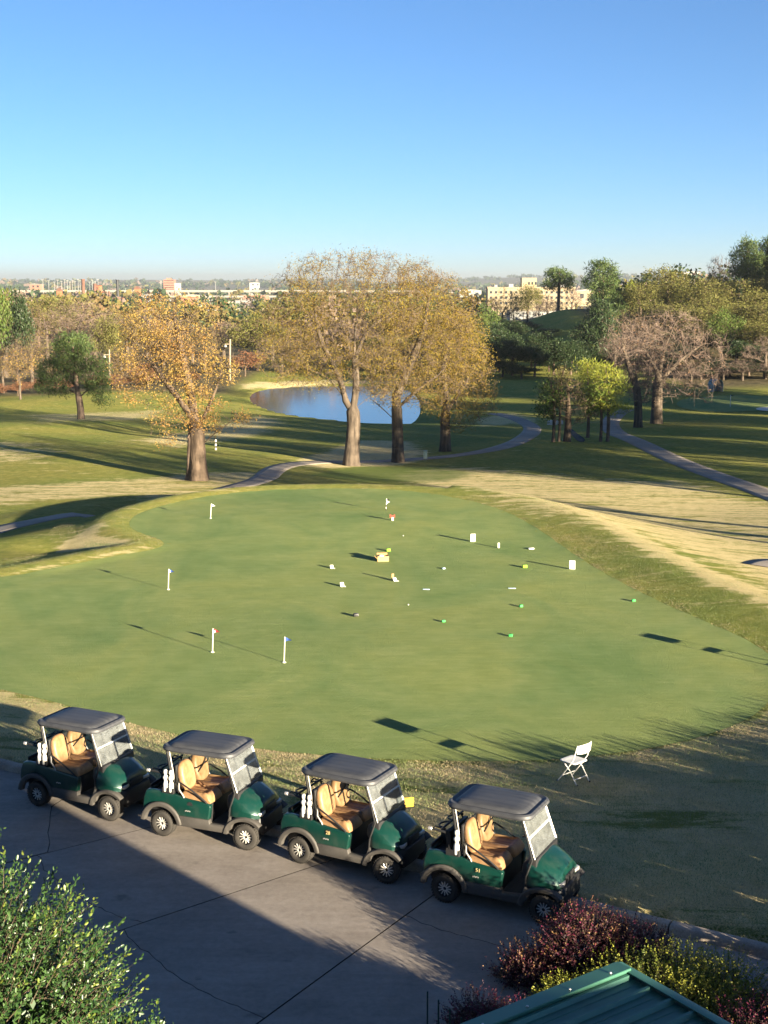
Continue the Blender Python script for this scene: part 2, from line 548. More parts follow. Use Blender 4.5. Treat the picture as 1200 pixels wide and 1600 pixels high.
# ------------------------------------------------------------------ putting green
def sheet(poly, step, off, name, mat, kind='structure', attr=None):
    """a sheet that follows the terrain inside a polygon"""
    from mathutils.geometry import delaunay_2d_cdt
    edge = resample(np.concatenate([poly, poly[:1]]), step * .6)[:-1]
    x0, y0 = edge.min(0); x1, y1 = edge.max(0)
    xx, yy = np.meshgrid(np.arange(x0, x1, step), np.arange(y0, y1, step))
    d = poly_sd(edge, xx, yy)
    ins = np.stack([xx.ravel(), yy.ravel()], 1)[d < -step * .4]
    pts = np.concatenate([edge, ins])
    m = len(edge)
    r = delaunay_2d_cdt([Vector(p) for p in pts], [], [list(range(m))], 1, 1e-4)
    V = np.array([tuple(p) for p in r[0]]); Fc = np.array([f for f in r[2] if len(f) == 3])
    z = ground(V[:, 0], V[:, 1]) + off
    nb = len(V)
    # a skirt so the sheet has a real edge
    be = edge; sk = np.concatenate([np.c_[be, ground(be[:, 0], be[:, 1]) + off], np.c_[be, ground(be[:, 0], be[:, 1]) - .05]])
    k = np.arange(m); k2 = (k + 1) % m
    Fs = np.stack([nb + k, nb + k2, nb + m + k2, nb + m + k], 1)
    me = np_mesh(name, np.c_[V, z], [Fc], [mat], True)
    return tag(link(name, me), kind=kind)

def green_material():
    t = NT('bentgrass'); v = t.coord('Object')
    fine = t.noise(v, 45, 4, .7)
    streak = t.noise(t.mapped(v, (.55, 2.6, 1), (0, 0, -.10)), 2.2, 5, .65, .5)
    big = t.noise(t.mapped(v, (1, .6, 1), (0, 0, .25)), .26, 4, .6, .8)
    blot = t.noise(v, 1.1, 4, .6)
    f = t.math('ADD', t.math('ADD', t.math('MULTIPLY', fine, .40), t.math('MULTIPLY', streak, .28)), t.math('MULTIPLY', blot, .32))
    c = t.ramp(f, [(.34, (.160, .222, .062)), (.5, (.214, .276, .087)), (.66, (.285, .332, .124))])
    c = t.mix(1.0, c, t.ramp(big, [(.32, (.74, .86, .84)), (.50, (1.0, 1.0, 1.0)), (.68, (1.16, 1.06, .98))]), 'MULTIPLY')
    return t.done(t.bsdf(c, .9, 0, .18, t.bump(t.math('ADD', fine, t.math('MULTIPLY', streak, .5)), 1.0, .06)))
M['green'] = green_material()
sheet(GREEN, .5, .007, 'putting_green', M['green'])

# the far green by the wood, its bunker
FG = smooth_line(TP([(1052, 632), (1075, 622), (1130, 618), (1200, 619), (1290, 622), (1300, 640), (1200, 642), (1120, 645), (1070, 640)]), 2, True)
sheet(FG, 2.0, .05, 'distant_green', M['green'])
M['sand'] = simple('bunker_sand', (.72, .66, .56), .95, 0, .1, .08, 3, .3)
BK = smooth_line(TP([(1178, 640), (1190, 637), (1215, 637), (1240, 640), (1215, 644), (1190, 643)]), 2, True)
sheet(BK, 1.2, .09, 'sand_bunker', M['sand'])

# ------------------------------------------------------------------ water
def water_material():
    t = NT('pond_water'); v = t.coord('Object')
    w = t.noise(t.mapped(v, (1, .5, 1)), 1.6, 4, .55)
    return t.done(t.bsdf((.035, .042, .034), .10, 0, .45, t.bump(w, .30, .03)))
M['water'] = water_material()
xx = POND[:, 0]; c0 = POND.mean(0)
big = c0 + (POND - c0) * 1.06
tag(link('pond_water', np_mesh('pond_water', np.c_[big, np.full(len(big), WATER)], [np.array([list(range(len(big)))])], [M['water']])), kind='structure')

# ------------------------------------------------------------------ cart paths
def path_material():
    t = NT('path_concrete'); v = t.coord('Object')
    f = t.noise(v, 14, 6, .7); g = t.noise(v, .5, 4, .6)
    c = t.ramp(t.math('ADD', t.math('MULTIPLY', f, .5), t.math('MULTIPLY', g, .5)), [(.36, (.20, .172, .138)), (.5, (.27, .232, .19)), (.64, (.35, .305, .252))])
    return t.done(t.bsdf(c, .9, 0, .25, t.bump(f, .4, .02)))
M['path'] = path_material()
def ribbon(px, w, name, off, width2=None, via=None):
    c = TP(px)
    if via: c = np.concatenate([c[:via[0]], np.array(via[1]), c[via[0]:]])
    c = resample(smooth_line(c, 3), .45)
    tn = np.gradient(c, axis=0); tn /= np.linalg.norm(tn, axis=1)[:, None]
    nn = np.stack([-tn[:, 1], tn[:, 0]], 1)
    W = np.linspace(w, width2 or w, len(c))[:, None]
    rows = [np.c_[c + nn * W * o, ground(*(c + nn * W * o).T) + off + dz] for o, dz in ((-.5, -.012), (-.5, 0), (-.25, .006), (0, .008), (.25, .006), (.5, 0), (.5, -.012))]
    V = np.concatenate(rows); m = len(c); k = np.arange(m - 1)
    Fq = np.concatenate([np.stack([r * m + k, r * m + k + 1, (r + 1) * m + k + 1, (r + 1) * m + k], 1) for r in range(len(rows) - 1)])
    return tag(link(name, np_mesh(name, V, Fq[:, ::-1], [M['path']], True)), kind='structure')
ribbon([(-160, 858), (-60, 842), (0, 826), (70, 812), (140, 803), (412, 750), (422, 738), (438, 729), (470, 724), (505, 722)], 1.6, 'cart_path', .016,
       via=(5, [(-11.9, 60.2), (-11.9, 64.5), (-10.9, 69.5), (-9.2, 76)]))
ribbon([(505, 722), (560, 722), (640, 718), (700, 714), (765, 705), (808, 692), (830, 678), (833, 668), (818, 658), (792, 650), (770, 646)], 1.6, 'cart_path', .02)
ribbon([(1320, 812), (1200, 772), (1130, 748), (1062, 722), (1015, 700), (978, 684), (955, 672), (952, 660), (962, 648), (980, 640)], 1.75, 'cart_path', .02)
ribbon([(1192, 886), (1206, 880), (1240, 878), (1300, 890)], 1.5, 'cart_path', .02)

# ------------------------------------------------------------------ driveway: slabs with open joints, split along their cracks
def slab_material():
    t = NT('driveway_concrete')
    g = t.n('ShaderNodeNewGeometry'); v = g.outputs['Position']
    oi = t.n('ShaderNodeObjectInfo')
    grit = t.noise(v, 120, 3, .8); f = t.noise(v, 9, 6, .7); b = t.noise(v, .7, 5, .6, .6)
    st = t.noise(t.mapped(v, (.5, 2.5, 1), (0, 0, .34)), 1.2, 5, .7)
    k = t.math('ADD', t.math('ADD', t.math('MULTIPLY', f, .35), t.math('MULTIPLY', b, .35)), t.math('MULTIPLY', st, .30))
    c = t.ramp(k, [(.34, (.190, .162, .138)), (.5, (.270, .235, .203)), (.66, (.355, .315, .275))])
    c = t.mix(1.0, c, t.ramp(grit, [(.3, .72), (.55, 1.0), (.75, 1.3)]), 'MULTIPLY')
    c = t.mix(1.0, c, t.ramp(oi.outputs['Random'], [(0, .92), (1, 1.06)]), 'MULTIPLY')
    # oil drips along the parking row
    oil = t.ramp(t.noise(v, 2.1, 3, .5), [(.66, 0.0), (.74, .45)])
    c = t.mix(oil, c, (.06, .055, .05))
    return t.done(t.bsdf(c, .88, 0, .3, t.bump(t.math('ADD', grit, f), .35, .012)))
M['slab'] = slab_material()
M['joint'] = simple('joint_dirt', (.03, .026, .022), .95)

def UV(px, py):
    p = np.array(P(px, py, 0)[:2]) - K0
    return np.array([p @ KU, -(p @ KN)])
def W2(u, v, z=0.0):
    p = K0 + KU * u - KN * v
    return (p[0], p[1], z)
mb = MB()
mb.add([W2(-16, .1, -.045), W2(34, .1, -.045), W2(34, 19, -.045), W2(-16, 19, -.045)], [(0, 3, 2, 1)])
drive = mb.build('driveway', M['joint']); tag(drive, kind='structure')
def joint_line(a, b):
    """u as a function of v for a straight joint seen between two pixels"""
    p, q = UV(*a), UV(*b)
    s = (q[0] - p[0]) / (q[1] - p[1])
    return lambda v: p[0] + s * (v - p[1])
JL = [joint_line((40, 1341), (240, 1291)), joint_line((150, 1466), (500, 1350)), joint_line((405, 1597), (672, 1402))]
sp = JL[2](3) - JL[1](3)
JL = [lambda v: JL[0](v) - 8.4, lambda v: JL[1](v) - 0, JL[2], JL[0]] if False else JL
_j0, _j1, _j2 = JL
_c1 = np.array([UV(*c) for c in [(80, 1258), (77, 1285), (74, 1305), (83, 1330)]]); _c1 = _c1[np.argsort(_c1[:, 1])]
_vv = np.linspace(0, 19, 150); _cu = np.interp(_vv, _c1[:, 1], _c1[:, 0]) + np.random.default_rng(8).normal(0, .012, 150)
JOINTS = [lambda v: _j0(v) - 7.8, lambda v: min(float(np.interp(v, _vv, _cu)), _j0(v) - .03), _j0, _j1, _j2, lambda v: _j2(v) + 3.6, lambda v: _j2(v) + 7.2, lambda v: _j2(v) + 10.8, lambda v: _j2(v) + 14.4]
CR = {2: [(62, 1338), (76, 1364), (110, 1394), (150, 1416), (185, 1432), (226, 1442)],
      3: [(197, 1453), (214, 1476), (242, 1497), (262, 1517), (292, 1536), (330, 1556), (368, 1572), (404, 1588)],
      4: [(640, 1432), (668, 1446), (705, 1458), (745, 1468)]}
def slab_piece(va, vb, ua, ub):
    """slab between v-curves va(u), vb(u)? sampled grid with 12 mm open edges"""
    return va, vb, ua, ub
VMIN, VMAX = 0.16, 18.0
rs = np.random.default_rng(3)
def add_slab(cells):
    """cells: list of rows, each row = list of (u, v); first and last rows and columns are the edges"""
    A = np.array(cells)
    m, k = A.shape[:2]
    z = 0.0
    top = [W2(A[i, j, 0], A[i, j, 1], z) for i in range(m) for j in range(k)]
    f = [(i * k + j, i * k + j + 1, (i + 1) * k + j + 1, (i + 1) * k + j) for i in range(m - 1) for j in range(k - 1)]
    ring = [i * k for i in range(m)] + [(m - 1) * k + j for j in range(1, k)] + [i * k + k - 1 for i in range(m - 2, -1, -1)] + [j for j in range(k - 2, 0, -1)]
    o = len(top)
    top += [(top[r][0], top[r][1], -.06) for r in ring]
    f += [(ring[i], ring[(i + 1) % len(ring)], o + (i + 1) % len(ring), o + i) for i in range(len(ring))]
    b = MB().add(top, f); b.m = [0] * ((m - 1) * (k - 1)) + [1] * len(ring)
    s = b.build('slab', [M['slab'], M['joint']], drive)
    return s
def jig(line, amp, step=.12):
    p = resample(line, step)
    p[1:-1] += rs.normal(0, amp, (len(p) - 2, 2))
    return p
for i in range(len(JOINTS) - 1):
    ja, jb = JOINTS[i], JOINTS[i + 1]
    g = .012 if i not in (0, 1) else .009
    if i in CR:
        cr = np.array([UV(*c) for c in CR[i]])
        cr = cr[np.argsort(cr[:, 0])]
        u0, u1 = ja(cr[0, 1]), jb(cr[-1, 1])
        cr = np.concatenate([[[u0, cr[0, 1]]], cr[1:-1] if i in (2, 3) else cr, [[u1, cr[-1, 1]]]])
        cr = jig(cr, .014)
        m = len(cr); tt = np.linspace(0, 1, m)
        for lo in (True, False):
            e = np.array([[ (ja(VMIN) + g) * (1 - t) + (jb(VMIN) - g) * t, VMIN] for t in tt]) if lo else \
                np.array([[ (ja(VMAX) + g) * (1 - t) + (jb(VMAX) - g) * t, VMAX] for t in tt])
            cc = cr.copy(); cc[0, 0] += g; cc[-1, 0] -= g
            cc[:, 1] += (-.008 if lo else .008) * (0.6 + .5 * rs.random(m))
            rows = [e * (1 - w) + cc * w for w in (0, .5, 1)]
            add_slab(rows)
    else:
        rows = [[((ja(v) + g) * (1 - t) + (jb(v) - g) * t, v) for t in np.linspace(0, 1, 4)] for v in np.linspace(VMIN, VMAX, 60 if i < 2 else 7)]
        add_slab(rows)

def kerb_material():
    t = NT('kerb_concrete'); g = t.n('ShaderNodeNewGeometry'); v = g.outputs['Position']
    f = t.noise(v, 30, 5, .75); b = t.noise(v, 2.2, 4, .6)
    c = t.ramp(t.math('ADD', t.math('MULTIPLY', f, .5), t.math('MULTIPLY', b, .5)), [(.36, (.20, .16, .125)), (.5, (.32, .265, .215)), (.64, (.44, .375, .31))])
    return t.done(t.bsdf(c, .9, 0, .25, t.bump(f, .5, .015)))
M['kerb'] = kerb_material()
kerb_root = empty('kerb', (0, 0, 0)); kerb_root['kind'] = 'structure'
uj = UV(1053, 1448)[0]
for k in range(-9, 6):
    a, b = uj + k * 3.05 + .012, uj + (k + 1) * 3.05 - .012
    prof = [(.155, -.05), (.145, .085), (.125, .118), (.095, .132), (-.03, .136), (-.05, .12), (-.06, -.05)]
    nseg = 7; R = []
    for s_ in range(nseg):
        u = a + (b - a) * s_ / (nseg - 1)
        R.append([W2(u, v + rs.normal(0, .002), z + rs.normal(0, .0025)) for v, z in prof])
    MB().rings(R).build('kerb_stone', M['kerb'], kerb_root, bevel=.006, seg=1)
# ------------------------------------------------------------------ trees: limbs grown towards points spread through the crown
class Tree:
    def __init__(s, seed):
        s.r = np.random.default_rng(seed)
    def grow(s, trunks, lobes, natt, step, infl, kill, iters=90, trop=0.0, shell=0.35):
        """trunks: lists of points; lobes: (cx, cy, cz, rx, ry, rz) ellipsoids of the crown"""
        r = s.r
        pos = []; par = []
        for tk in trunks:
            base = -1
            line = resample(smooth_line(tk, 2), step)
            if pos:
                base = int(np.linalg.norm(np.array(pos) - line[0], axis=1).argmin()); line = line[1:]
            for p in line:
                pos.append(p); par.append(base); base = len(pos) - 1
        L = np.array(lobes, float)
        vol = L[:, 3] * L[:, 4] * L[:, 5]
        pick = r.choice(len(L), natt, p=vol / vol.sum())
        d = r.normal(size=(natt, 3)); d /= np.linalg.norm(d, axis=1)[:, None]
        rad = (shell + (1 - shell) * r.random(natt)) ** (1 / 2.2)
        A = L[pick, :3] + d * rad[:, None] * L[pick, 3:]
        cap = len(pos) + iters * 400
        Pn = np.zeros((cap, 3)); Pn[:len(pos)] = pos
        n = len(pos); par = list(par)
        tries = {}
        nd = np.full(natt, 1e9); ni = np.zeros(natt, int)
        live = np.ones(natt, bool)
        def upd(i0, i1):
            k = np.where(live)[0]
            if not len(k): return
            D = np.linalg.norm(A[k, None, :] - Pn[None, i0:i1, :], axis=2)
            j = D.argmin(1); m = D[np.arange(len(k)), j]
            b = m < nd[k]
            nd[k[b]] = m[b]; ni[k[b]] = i0 + j[b]
        upd(0, n)
        for it in range(iters):
            k = np.where(live & (nd < infl))[0]
            if not len(k):
                if not live.any(): break
                k = np.where(live)[0]; k = k[np.argsort(nd[k])[:6]]
            dirs = {}
            v = A[k] - Pn[ni[k]]; v /= np.linalg.norm(v, axis=1)[:, None] + 1e-9
            u, inv = np.unique(ni[k], return_inverse=True)
            S = np.zeros((len(u), 3)); np.add.at(S, inv, v)
            S += r.normal(0, .22, S.shape); S[:, 2] += trop
            S /= np.linalg.norm(S, axis=1)[:, None] + 1e-9
            new = []
            for q in range(len(u)):
                t = tries.get(u[q], 0)
                if t >= 3: continue
                tries[u[q]] = t + 1
                new.append((u[q], Pn[u[q]] + S[q] * step * (.8 + .4 * r.random())))
            if not new:
                live[k] = False
                continue
            n0 = n
            for p_, c_ in new:
                if n >= cap: break
                Pn[n] = c_; par.append(int(p_)); n += 1
            upd(n0, n)
            live &= nd > kill
        s.P = Pn[:n].copy(); s.par = np.array(par); s.n = n
        return s
    def radii(s, base_r, tip_r, ex=.78):
        cnt = np.ones(s.n); kids = np.zeros(s.n, int)
        for i in range(s.n - 1, -1, -1):
            p = s.par[i]
            if p >= 0: kids[p] += 1
        leafn = (kids == 0).astype(float); tot = leafn.copy()
        for i in range(s.n - 1, -1, -1):
            if s.par[i] >= 0: tot[s.par[i]] += tot[i]
        N = tot.max()
        s.R = np.maximum(tip_r, base_r * (tot / N) ** ex); s.tips = np.where(kids == 0)[0]; s.kids = kids
        return s
    def chains(s):
        ch = [[] for _ in range(s.n)]; roots = []
        for i, p in enumerate(s.par):
            (roots if p < 0 else ch[p]).append(i)
        out = []; st = [(q, -1) for q in roots]
        while st:
            i, p = st.pop()
            c = [i]
            while ch[i]:
                k = sorted(ch[i], key=lambda q: -s.R[q])
                st += [(q, i) for q in k[1:]]
                i = k[0]; c.append(i)
            out.append((p, c))
        return out
    def wood(s, rmin=0.0, rmax=9e9, flare=0.0, flare_h=.5, lump=0.0):
        """tubes of all chains whose thickest radius lies in [rmin, rmax)"""
        V = []; Fq = []; o = 0
        for p, c in s.chains():
            pts = s.P[c]; rr = s.R[c].copy()
            if p >= 0:
                pts = np.concatenate([s.P[p:p + 1], pts]); rr = np.concatenate([[min(s.R[p], rr[0] * 1.25)], rr])
            if len(pts) < 2: pts = np.concatenate([pts, pts + [[0, 0, .02]]]); rr = np.concatenate([rr, rr * .5])
            if not (rmin <= rr.max() < rmax): continue
            rr[-1] *= .55
            big = rr.max()
            k = 14 if big > .35 else 8 if big > .1 else 5 if big > .03 else 3
            if p < 0 and flare:
                rr = rr * (1 + flare * np.exp(-(pts[:, 2] - pts[0, 2]) / flare_h))
            t = np.gradient(pts, axis=0); t /= np.linalg.norm(t, axis=1)[:, None] + 1e-9
            ref = np.array([1., 0, 0]) if abs(t[:, 0]).mean() < .7 else np.array([0, 1., 0])
            u = np.cross(t, ref); u /= np.linalg.norm(u, axis=1)[:, None] + 1e-9
            w = np.cross(t, u)
            a = np.arange(k) * 2 * math.pi / k
            rk = rr[:, None] * np.ones(k)
            if lump and big > .2:
                rk = rk * (1 + lump * np.sin(3 * a + s.r.random() * 6)[None] + lump * .7 * np.sin(5 * a + pts[:, 2:3] * .3) * (1 + 2 * np.exp(-(pts[:, 2:3] - pts[0, 2]))))
            ring = pts[:, None, :] + rk[:, :, None] * (np.cos(a)[None, :, None] * u[:, None, :] + np.sin(a)[None, :, None] * w[:, None, :])
            m = len(pts); V.append(ring.reshape(-1, 3))
            i, j = np.meshgrid(np.arange(m - 1), np.arange(k), indexing='ij')
            j2 = (j + 1) % k
            Fq.append(np.stack([i * k + j, i * k + j2, (i + 1) * k + j2, (i + 1) * k + j], -1).reshape(-1, 4) + o)
            o += m * k
        if not V: return np.zeros((0, 3)), np.zeros((0, 4), int)
        return np.concatenate(V), np.concatenate(Fq)
    def outer(s, rlim):
        return s.P[s.R <= rlim]

def leaves(r, cent, n, spread_, size, aspect=.55, droop=0.0, up=0.0):
    """n small leaf faces round every centre"""
    k = len(cent) * n
    c = np.repeat(cent, n, 0) + r.normal(0, spread_, (k, 3))
    a = r.normal(size=(k, 3)); a[:, 2] += up - droop
    a /= np.linalg.norm(a, axis=1)[:, None]
    b = np.cross(a, r.normal(size=(k, 3))); b /= np.linalg.norm(b, axis=1)[:, None] + 1e-9
    sz = size * (.6 + .8 * r.random(k))[:, None]
    h = np.cross(a, b) * sz * .12
    V = np.stack([c - a * sz * .5, c + b * sz * aspect * .5 + h, c + a * sz * .5, c - b * sz * aspect * .5 + h], 1).reshape(-1, 3)
    i = np.arange(k) * 4
    return V, np.stack([i, i + 1, i + 2, i + 3], 1)

def twigs(r, cent, n, length, width):
    """thin hair twigs round every centre"""
    k = len(cent) * n
    c = np.repeat(cent, n, 0)
    a = r.normal(size=(k, 3)); a[:, 2] += .35
    a /= np.linalg.norm(a, axis=1)[:, None]
    b = np.cross(a, r.normal(size=(k, 3))); b /= np.linalg.norm(b, axis=1)[:, None] + 1e-9
    l = length * (.5 + r.random(k))[:, None]
    V = np.stack([c - b * width, c + b * width, c + a * l], 1).reshape(-1, 3)
    i = np.arange(k) * 3
    return V, np.stack([i, i + 1, i + 2], 1)

def needles(r, cent, n, length, width, up=.5):
    k = len(cent) * n
    c = np.repeat(cent, n, 0) + r.normal(0, length * .45, (k, 3))
    a = r.normal(size=(k, 3)); a[:, 2] += up
    a /= np.linalg.norm(a, axis=1)[:, None]
    b = np.cross(a, r.normal(size=(k, 3))); b /= np.linalg.norm(b, axis=1)[:, None] + 1e-9
    l = length * (.6 + .7 * r.random(k))[:, None]
    V = np.stack([c, c + a * l * .55 + b * width, c + a * l, c + a * l * .55 - b * width], 1).reshape(-1, 3)
    i = np.arange(k) * 4
    return V, np.stack([i, i + 1, i + 2, i + 3], 1)

def join(parts):
    """parts of (V, F, material index) -> V, list of face arrays, material indices"""
    V = []; F3 = []; M3 = []; F4 = []; M4 = []; o = 0
    for v, f, m in parts:
        if not len(v): continue
        V.append(v)
        (F3 if f.shape[1] == 3 else F4).append(f + o); (M3 if f.shape[1] == 3 else M4).append(np.full(len(f), m))
        o += len(v)
    Fl = []; Ml = []
    if F3: Fl.append(np.concatenate(F3)); Ml.append(np.concatenate(M3))
    if F4: Fl.append(np.concatenate(F4)); Ml.append(np.concatenate(M4))
    return np.concatenate(V), Fl, np.concatenate(Ml)

M['bark_oak'] = bark_mat('oak_bark', (.040, .029, .020), (.150, .108, .076), 5)
M['bark_pale'] = bark_mat('pale_bark', (.036, .028, .021), (.140, .108, .080), 4)
M['bark_dark'] = bark_mat('pine_bark', (.06, .045, .035), (.19, .135, .10), 6)
M['twig'] = bark_mat('twig_bark', (.07, .05, .034), (.16, .115, .08), 3)
M['twig_grey'] = bark_mat('grey_twig_bark', (.10, .073, .058), (.21, .155, .125), 3)
M['leaf_gold'] = leaf_mat('golden_catkin_leaf', [(.25, .125, .036), (.34, .185, .052), (.31, .20, .060), (.40, .255, .085)], .4, .65, .35, .2, [(.36, .24, .060), (.41, .29, .080), (.29, .22, .058)])
M['leaf_oak'] = leaf_mat('young_oak_leaf', [(.175, .110, .022), (.235, .155, .032), (.17, .13, .028), (.27, .19, .042)], .4, .65, .3, .2, [(.33, .205, .025), (.27, .21, .032), (.21, .18, .035)])
M['leaf_bud'] = leaf_mat('budding_leaf', [(.17, .105, .05), (.20, .135, .05), (.15, .125, .045), (.23, .135, .07)], .35, .7, .2, .2, [(.19, .165, .05), (.16, .155, .045)])
M['leaf_olive'] = leaf_mat('olive_leaf', [(.10, .105, .028), (.135, .13, .035), (.165, .14, .045), (.115, .125, .035)], .35, .6, .25, .2, [(.14, .15, .035), (.19, .18, .05)])
M['leaf_spring'] = leaf_mat('spring_leaf', [(.075, .125, .025), (.11, .165, .032), (.15, .19, .042)], .4, .55, .4, .25, [(.065, .10, .024), (.10, .14, .03)])
M['leaf_yellow'] = leaf_mat('yellow_green_leaf', [(.24, .27, .035), (.34, .33, .04), (.20, .25, .04)], .4, .55, .5, .25, [(.17, .22, .04), (.24, .27, .05)])
M['leaf_dark'] = leaf_mat('evergreen_leaf', [(.018, .035, .013), (.030, .052, .018), (.045, .070, .022)], .2, .5, .4, .3)  # evergreen tone, darkened further to stand in for the hill's shade
M['needle'] = leaf_mat('pine_needle', [(.05, .085, .025), (.085, .125, .035), (.13, .165, .045)], .22, .55, .7, .25, [(.04, .07, .022), (.07, .105, .03)])
M['leaf_brown'] = leaf_mat('brown_clinging_leaf', [(.17, .09, .05), (.23, .135, .078), (.20, .14, .085)], .35, .7, .3, .2)
M['leaf_red'] = leaf_mat('rust_leaf', [(.20, .085, .045), (.26, .125, .065), (.18, .09, .05)], .35, .7, .5, .2)

def tree_meshes(name, t, limb_min, bark, crown_parts, crown_mats, flare=.8, flare_h=.6, lump=.05):
    """one mesh for trunk and limbs, one for the fine branches, twigs and leaves"""
    v, f = t.wood(limb_min, 9e9, flare, flare_h, lump)
    a = np_mesh('trunk', v, f, [bark], True)
    v2, f2 = t.wood(0, limb_min)
    V, Fl, Ml = join([(v2, f2, 0)] + crown_parts)
    b = np_mesh('crown', V, Fl, crown_mats, False, Ml)
    return a, b

def plant(name, meshes, loc, rz=0, scale=(1, 1, 1), label=None, cat='tree', group=None):
    r = empty(name, loc, rz, label, cat, group, scale)
    link('trunk', meshes[0], r)
    c = link('crown', meshes[1], r); c['kind'] = 'stuff'
    return r

def oak(seed, trunks, lobes, natt, base_r, tip_r, limb_min, bark, leafm, n_leaf, leaf, spread_, n_twig, twig, twigm, step=.42, infl=3.2, kill=.62, leaf_r=None, flare=.7, flare_h=.7, shell=.35, lump=.05, trop=.03, asp=.55, ex=.78):
    t = Tree(seed).grow(trunks, lobes, natt, step, infl, kill, trop=trop, shell=shell).radii(base_r, tip_r, ex)
    out = t.outer(leaf_r or tip_r * 1.6)
    cl = vnoise(out[:, 0] + out[:, 2] * .6, out[:, 1] * .8 + out[:, 2] * .7, .95, seed) + .7 * vnoise(out[:, 0] - out[:, 2], out[:, 1] + out[:, 2] * .5, .5, seed + 1)
    out_l = out[cl > -.20]                                          # leaves gather in clumps with gaps between
    parts = []
    if n_twig: parts.append((*twigs(t.r, out, n_twig, twig, .007 + tip_r * .25), 0))
    if n_leaf: parts.append((*leaves(t.r, out_l, int(n_leaf * 1.5 + .5), spread_ * .85, leaf, asp), 1))
    return tree_meshes('oak', t, limb_min, bark, parts, [twigm, leafm], flare, flare_h, lump)
# ------------------------------------------------------------------ the four big oaks
def spot(px, py):
    x, y, z = T(px, py)
    return (x, y, float(ground(x, y)))

# left oak: stout trunk, loose golden crown
bx, by, bz = spot(309, 750)
s1 = 1 / F * (by * math.cos(PITCH) + (H - bz) * math.sin(PITCH))      # metres per pixel at its distance
def lob(px, py, rpx, rpy, ry=None, dy=0):
    """crown lobe from its centre and half-sizes in the photograph, relative to the tree's base"""
    y = by + dy
    m = 1 / F * (y * math.cos(PITCH) + (H - bz) * math.sin(PITCH))
    return ((px - 600) * m - bx, dy, ztop(py, y) - bz, rpx * m, (ry or rpx * m), rpy * m)
def loc3(px, py, dy=0):
    l = lob(px, py, 1, 1, 1, dy); return l[:3]
def trunk(pts):
    return [(0, 0, -.3), (0, 0, .5)] + [loc3(*p) for p in pts]
L1 = [lob(262, 500, 66, 44, 3.2), lob(235, 560, 60, 50, 3.0, -.5), lob(300, 560, 50, 60, 3.0), lob(292, 640, 64, 34, 2.4, -.6), lob(230, 520, 40, 50, 2.6, .8),
      lob(355, 575, 38, 28, 1.8), lob(345, 655, 56, 24, 2.0, .3), lob(262, 672, 30, 26, 1.4, -.4), lob(320, 500, 22, 34, 1.6), lob(210, 590, 36, 46, 2.2)]
t1 = oak(11, [trunk([(309, 705), (309, 678), (306, 648), (300, 612), (293, 570), (285, 530), (278, 490)]), [loc3(308, 660), loc3(290, 632), loc3(266, 600), loc3(240, 565)], [loc3(309, 676), loc3(326, 640), loc3(342, 605), loc3(350, 575)], [loc3(312, 700), loc3(338, 676), loc3(372, 652)]],
         L1, 2400, .50, .012, .03, M['bark_oak'], M['leaf_gold'], 10, .105, .24, 2, .30, M['twig'], step=.26, infl=1.8, kill=.33, flare=.62, flare_h=.9, lump=.07, ex=.82)
T1 = plant('oak_tree', t1, (bx, by, bz), 0, label='oak with a stout flared trunk and loose golden crown standing alone left of the path', group='old oaks round the putting green')
# ivy-dark second stem against the trunk of the left oak
v = Tree(5).grow([[(-.52, -.1, -.2), (-.50, -.15, .8), (-.44, -.2, 1.8), (-.36, -.2, 2.8)]], [(-.4, -.2, 2.6, .1, .1, .1)], 3, .3, .5, .2, 3).radii(.13, .08)
av, af = v.wood(0, 9, .5, .4)
stem = link('stem', np_mesh('stem', av, af, [M['bark_dark']], True), T1)

bx, by, bz = spot(549, 727)
L2 = [lob(510, 450, 62, 50, 4.5), lob(570, 440, 62, 50, 4.5), lob(470, 500, 48, 56, 4.0), lob(545, 510, 90, 66, 5.0), lob(610, 480, 58, 62, 4.5),
      lob(445, 560, 44, 46, 3.2, -1), lob(500, 570, 60, 44, 4.0), lob(590, 580, 56, 42, 3.6), lob(440, 470, 22, 42, 2.4), lob(545, 405, 40, 18, 2.4), lob(650, 440, 36, 34, 3.0, 1), lob(428, 515, 34, 44, 2.8), lob(605, 425, 46, 34, 3.4), lob(480, 425, 36, 30, 2.8)]
t2 = oak(22, [trunk([(551, 690), (553, 660), (551, 636)]), [loc3(552, 645), loc3(536, 618), loc3(515, 590), loc3(480, 575)], [loc3(552, 640), loc3(558, 600), loc3(553, 545), loc3(560, 480)],
               [loc3(553, 640), loc3(580, 618), loc3(612, 612)], [loc3(540, 622), loc3(528, 580), loc3(500, 530), loc3(492, 470)], [loc3(556, 560), loc3(572, 515), loc3(610, 490)]],
         L2, 4700, .46, .012, .035, M['bark_pale'], M['leaf_oak'], 11, .085, .30, 4, .42, M['twig'], step=.30, infl=2.0, kill=.40, ex=.95, flare=.55, flare_h=.8, lump=.05)
plant('oak_tree', t2, (bx, by, bz), 0, label='tallest oak with forked pale limbs, front one of the three beside the pond', group='old oaks round the putting green')

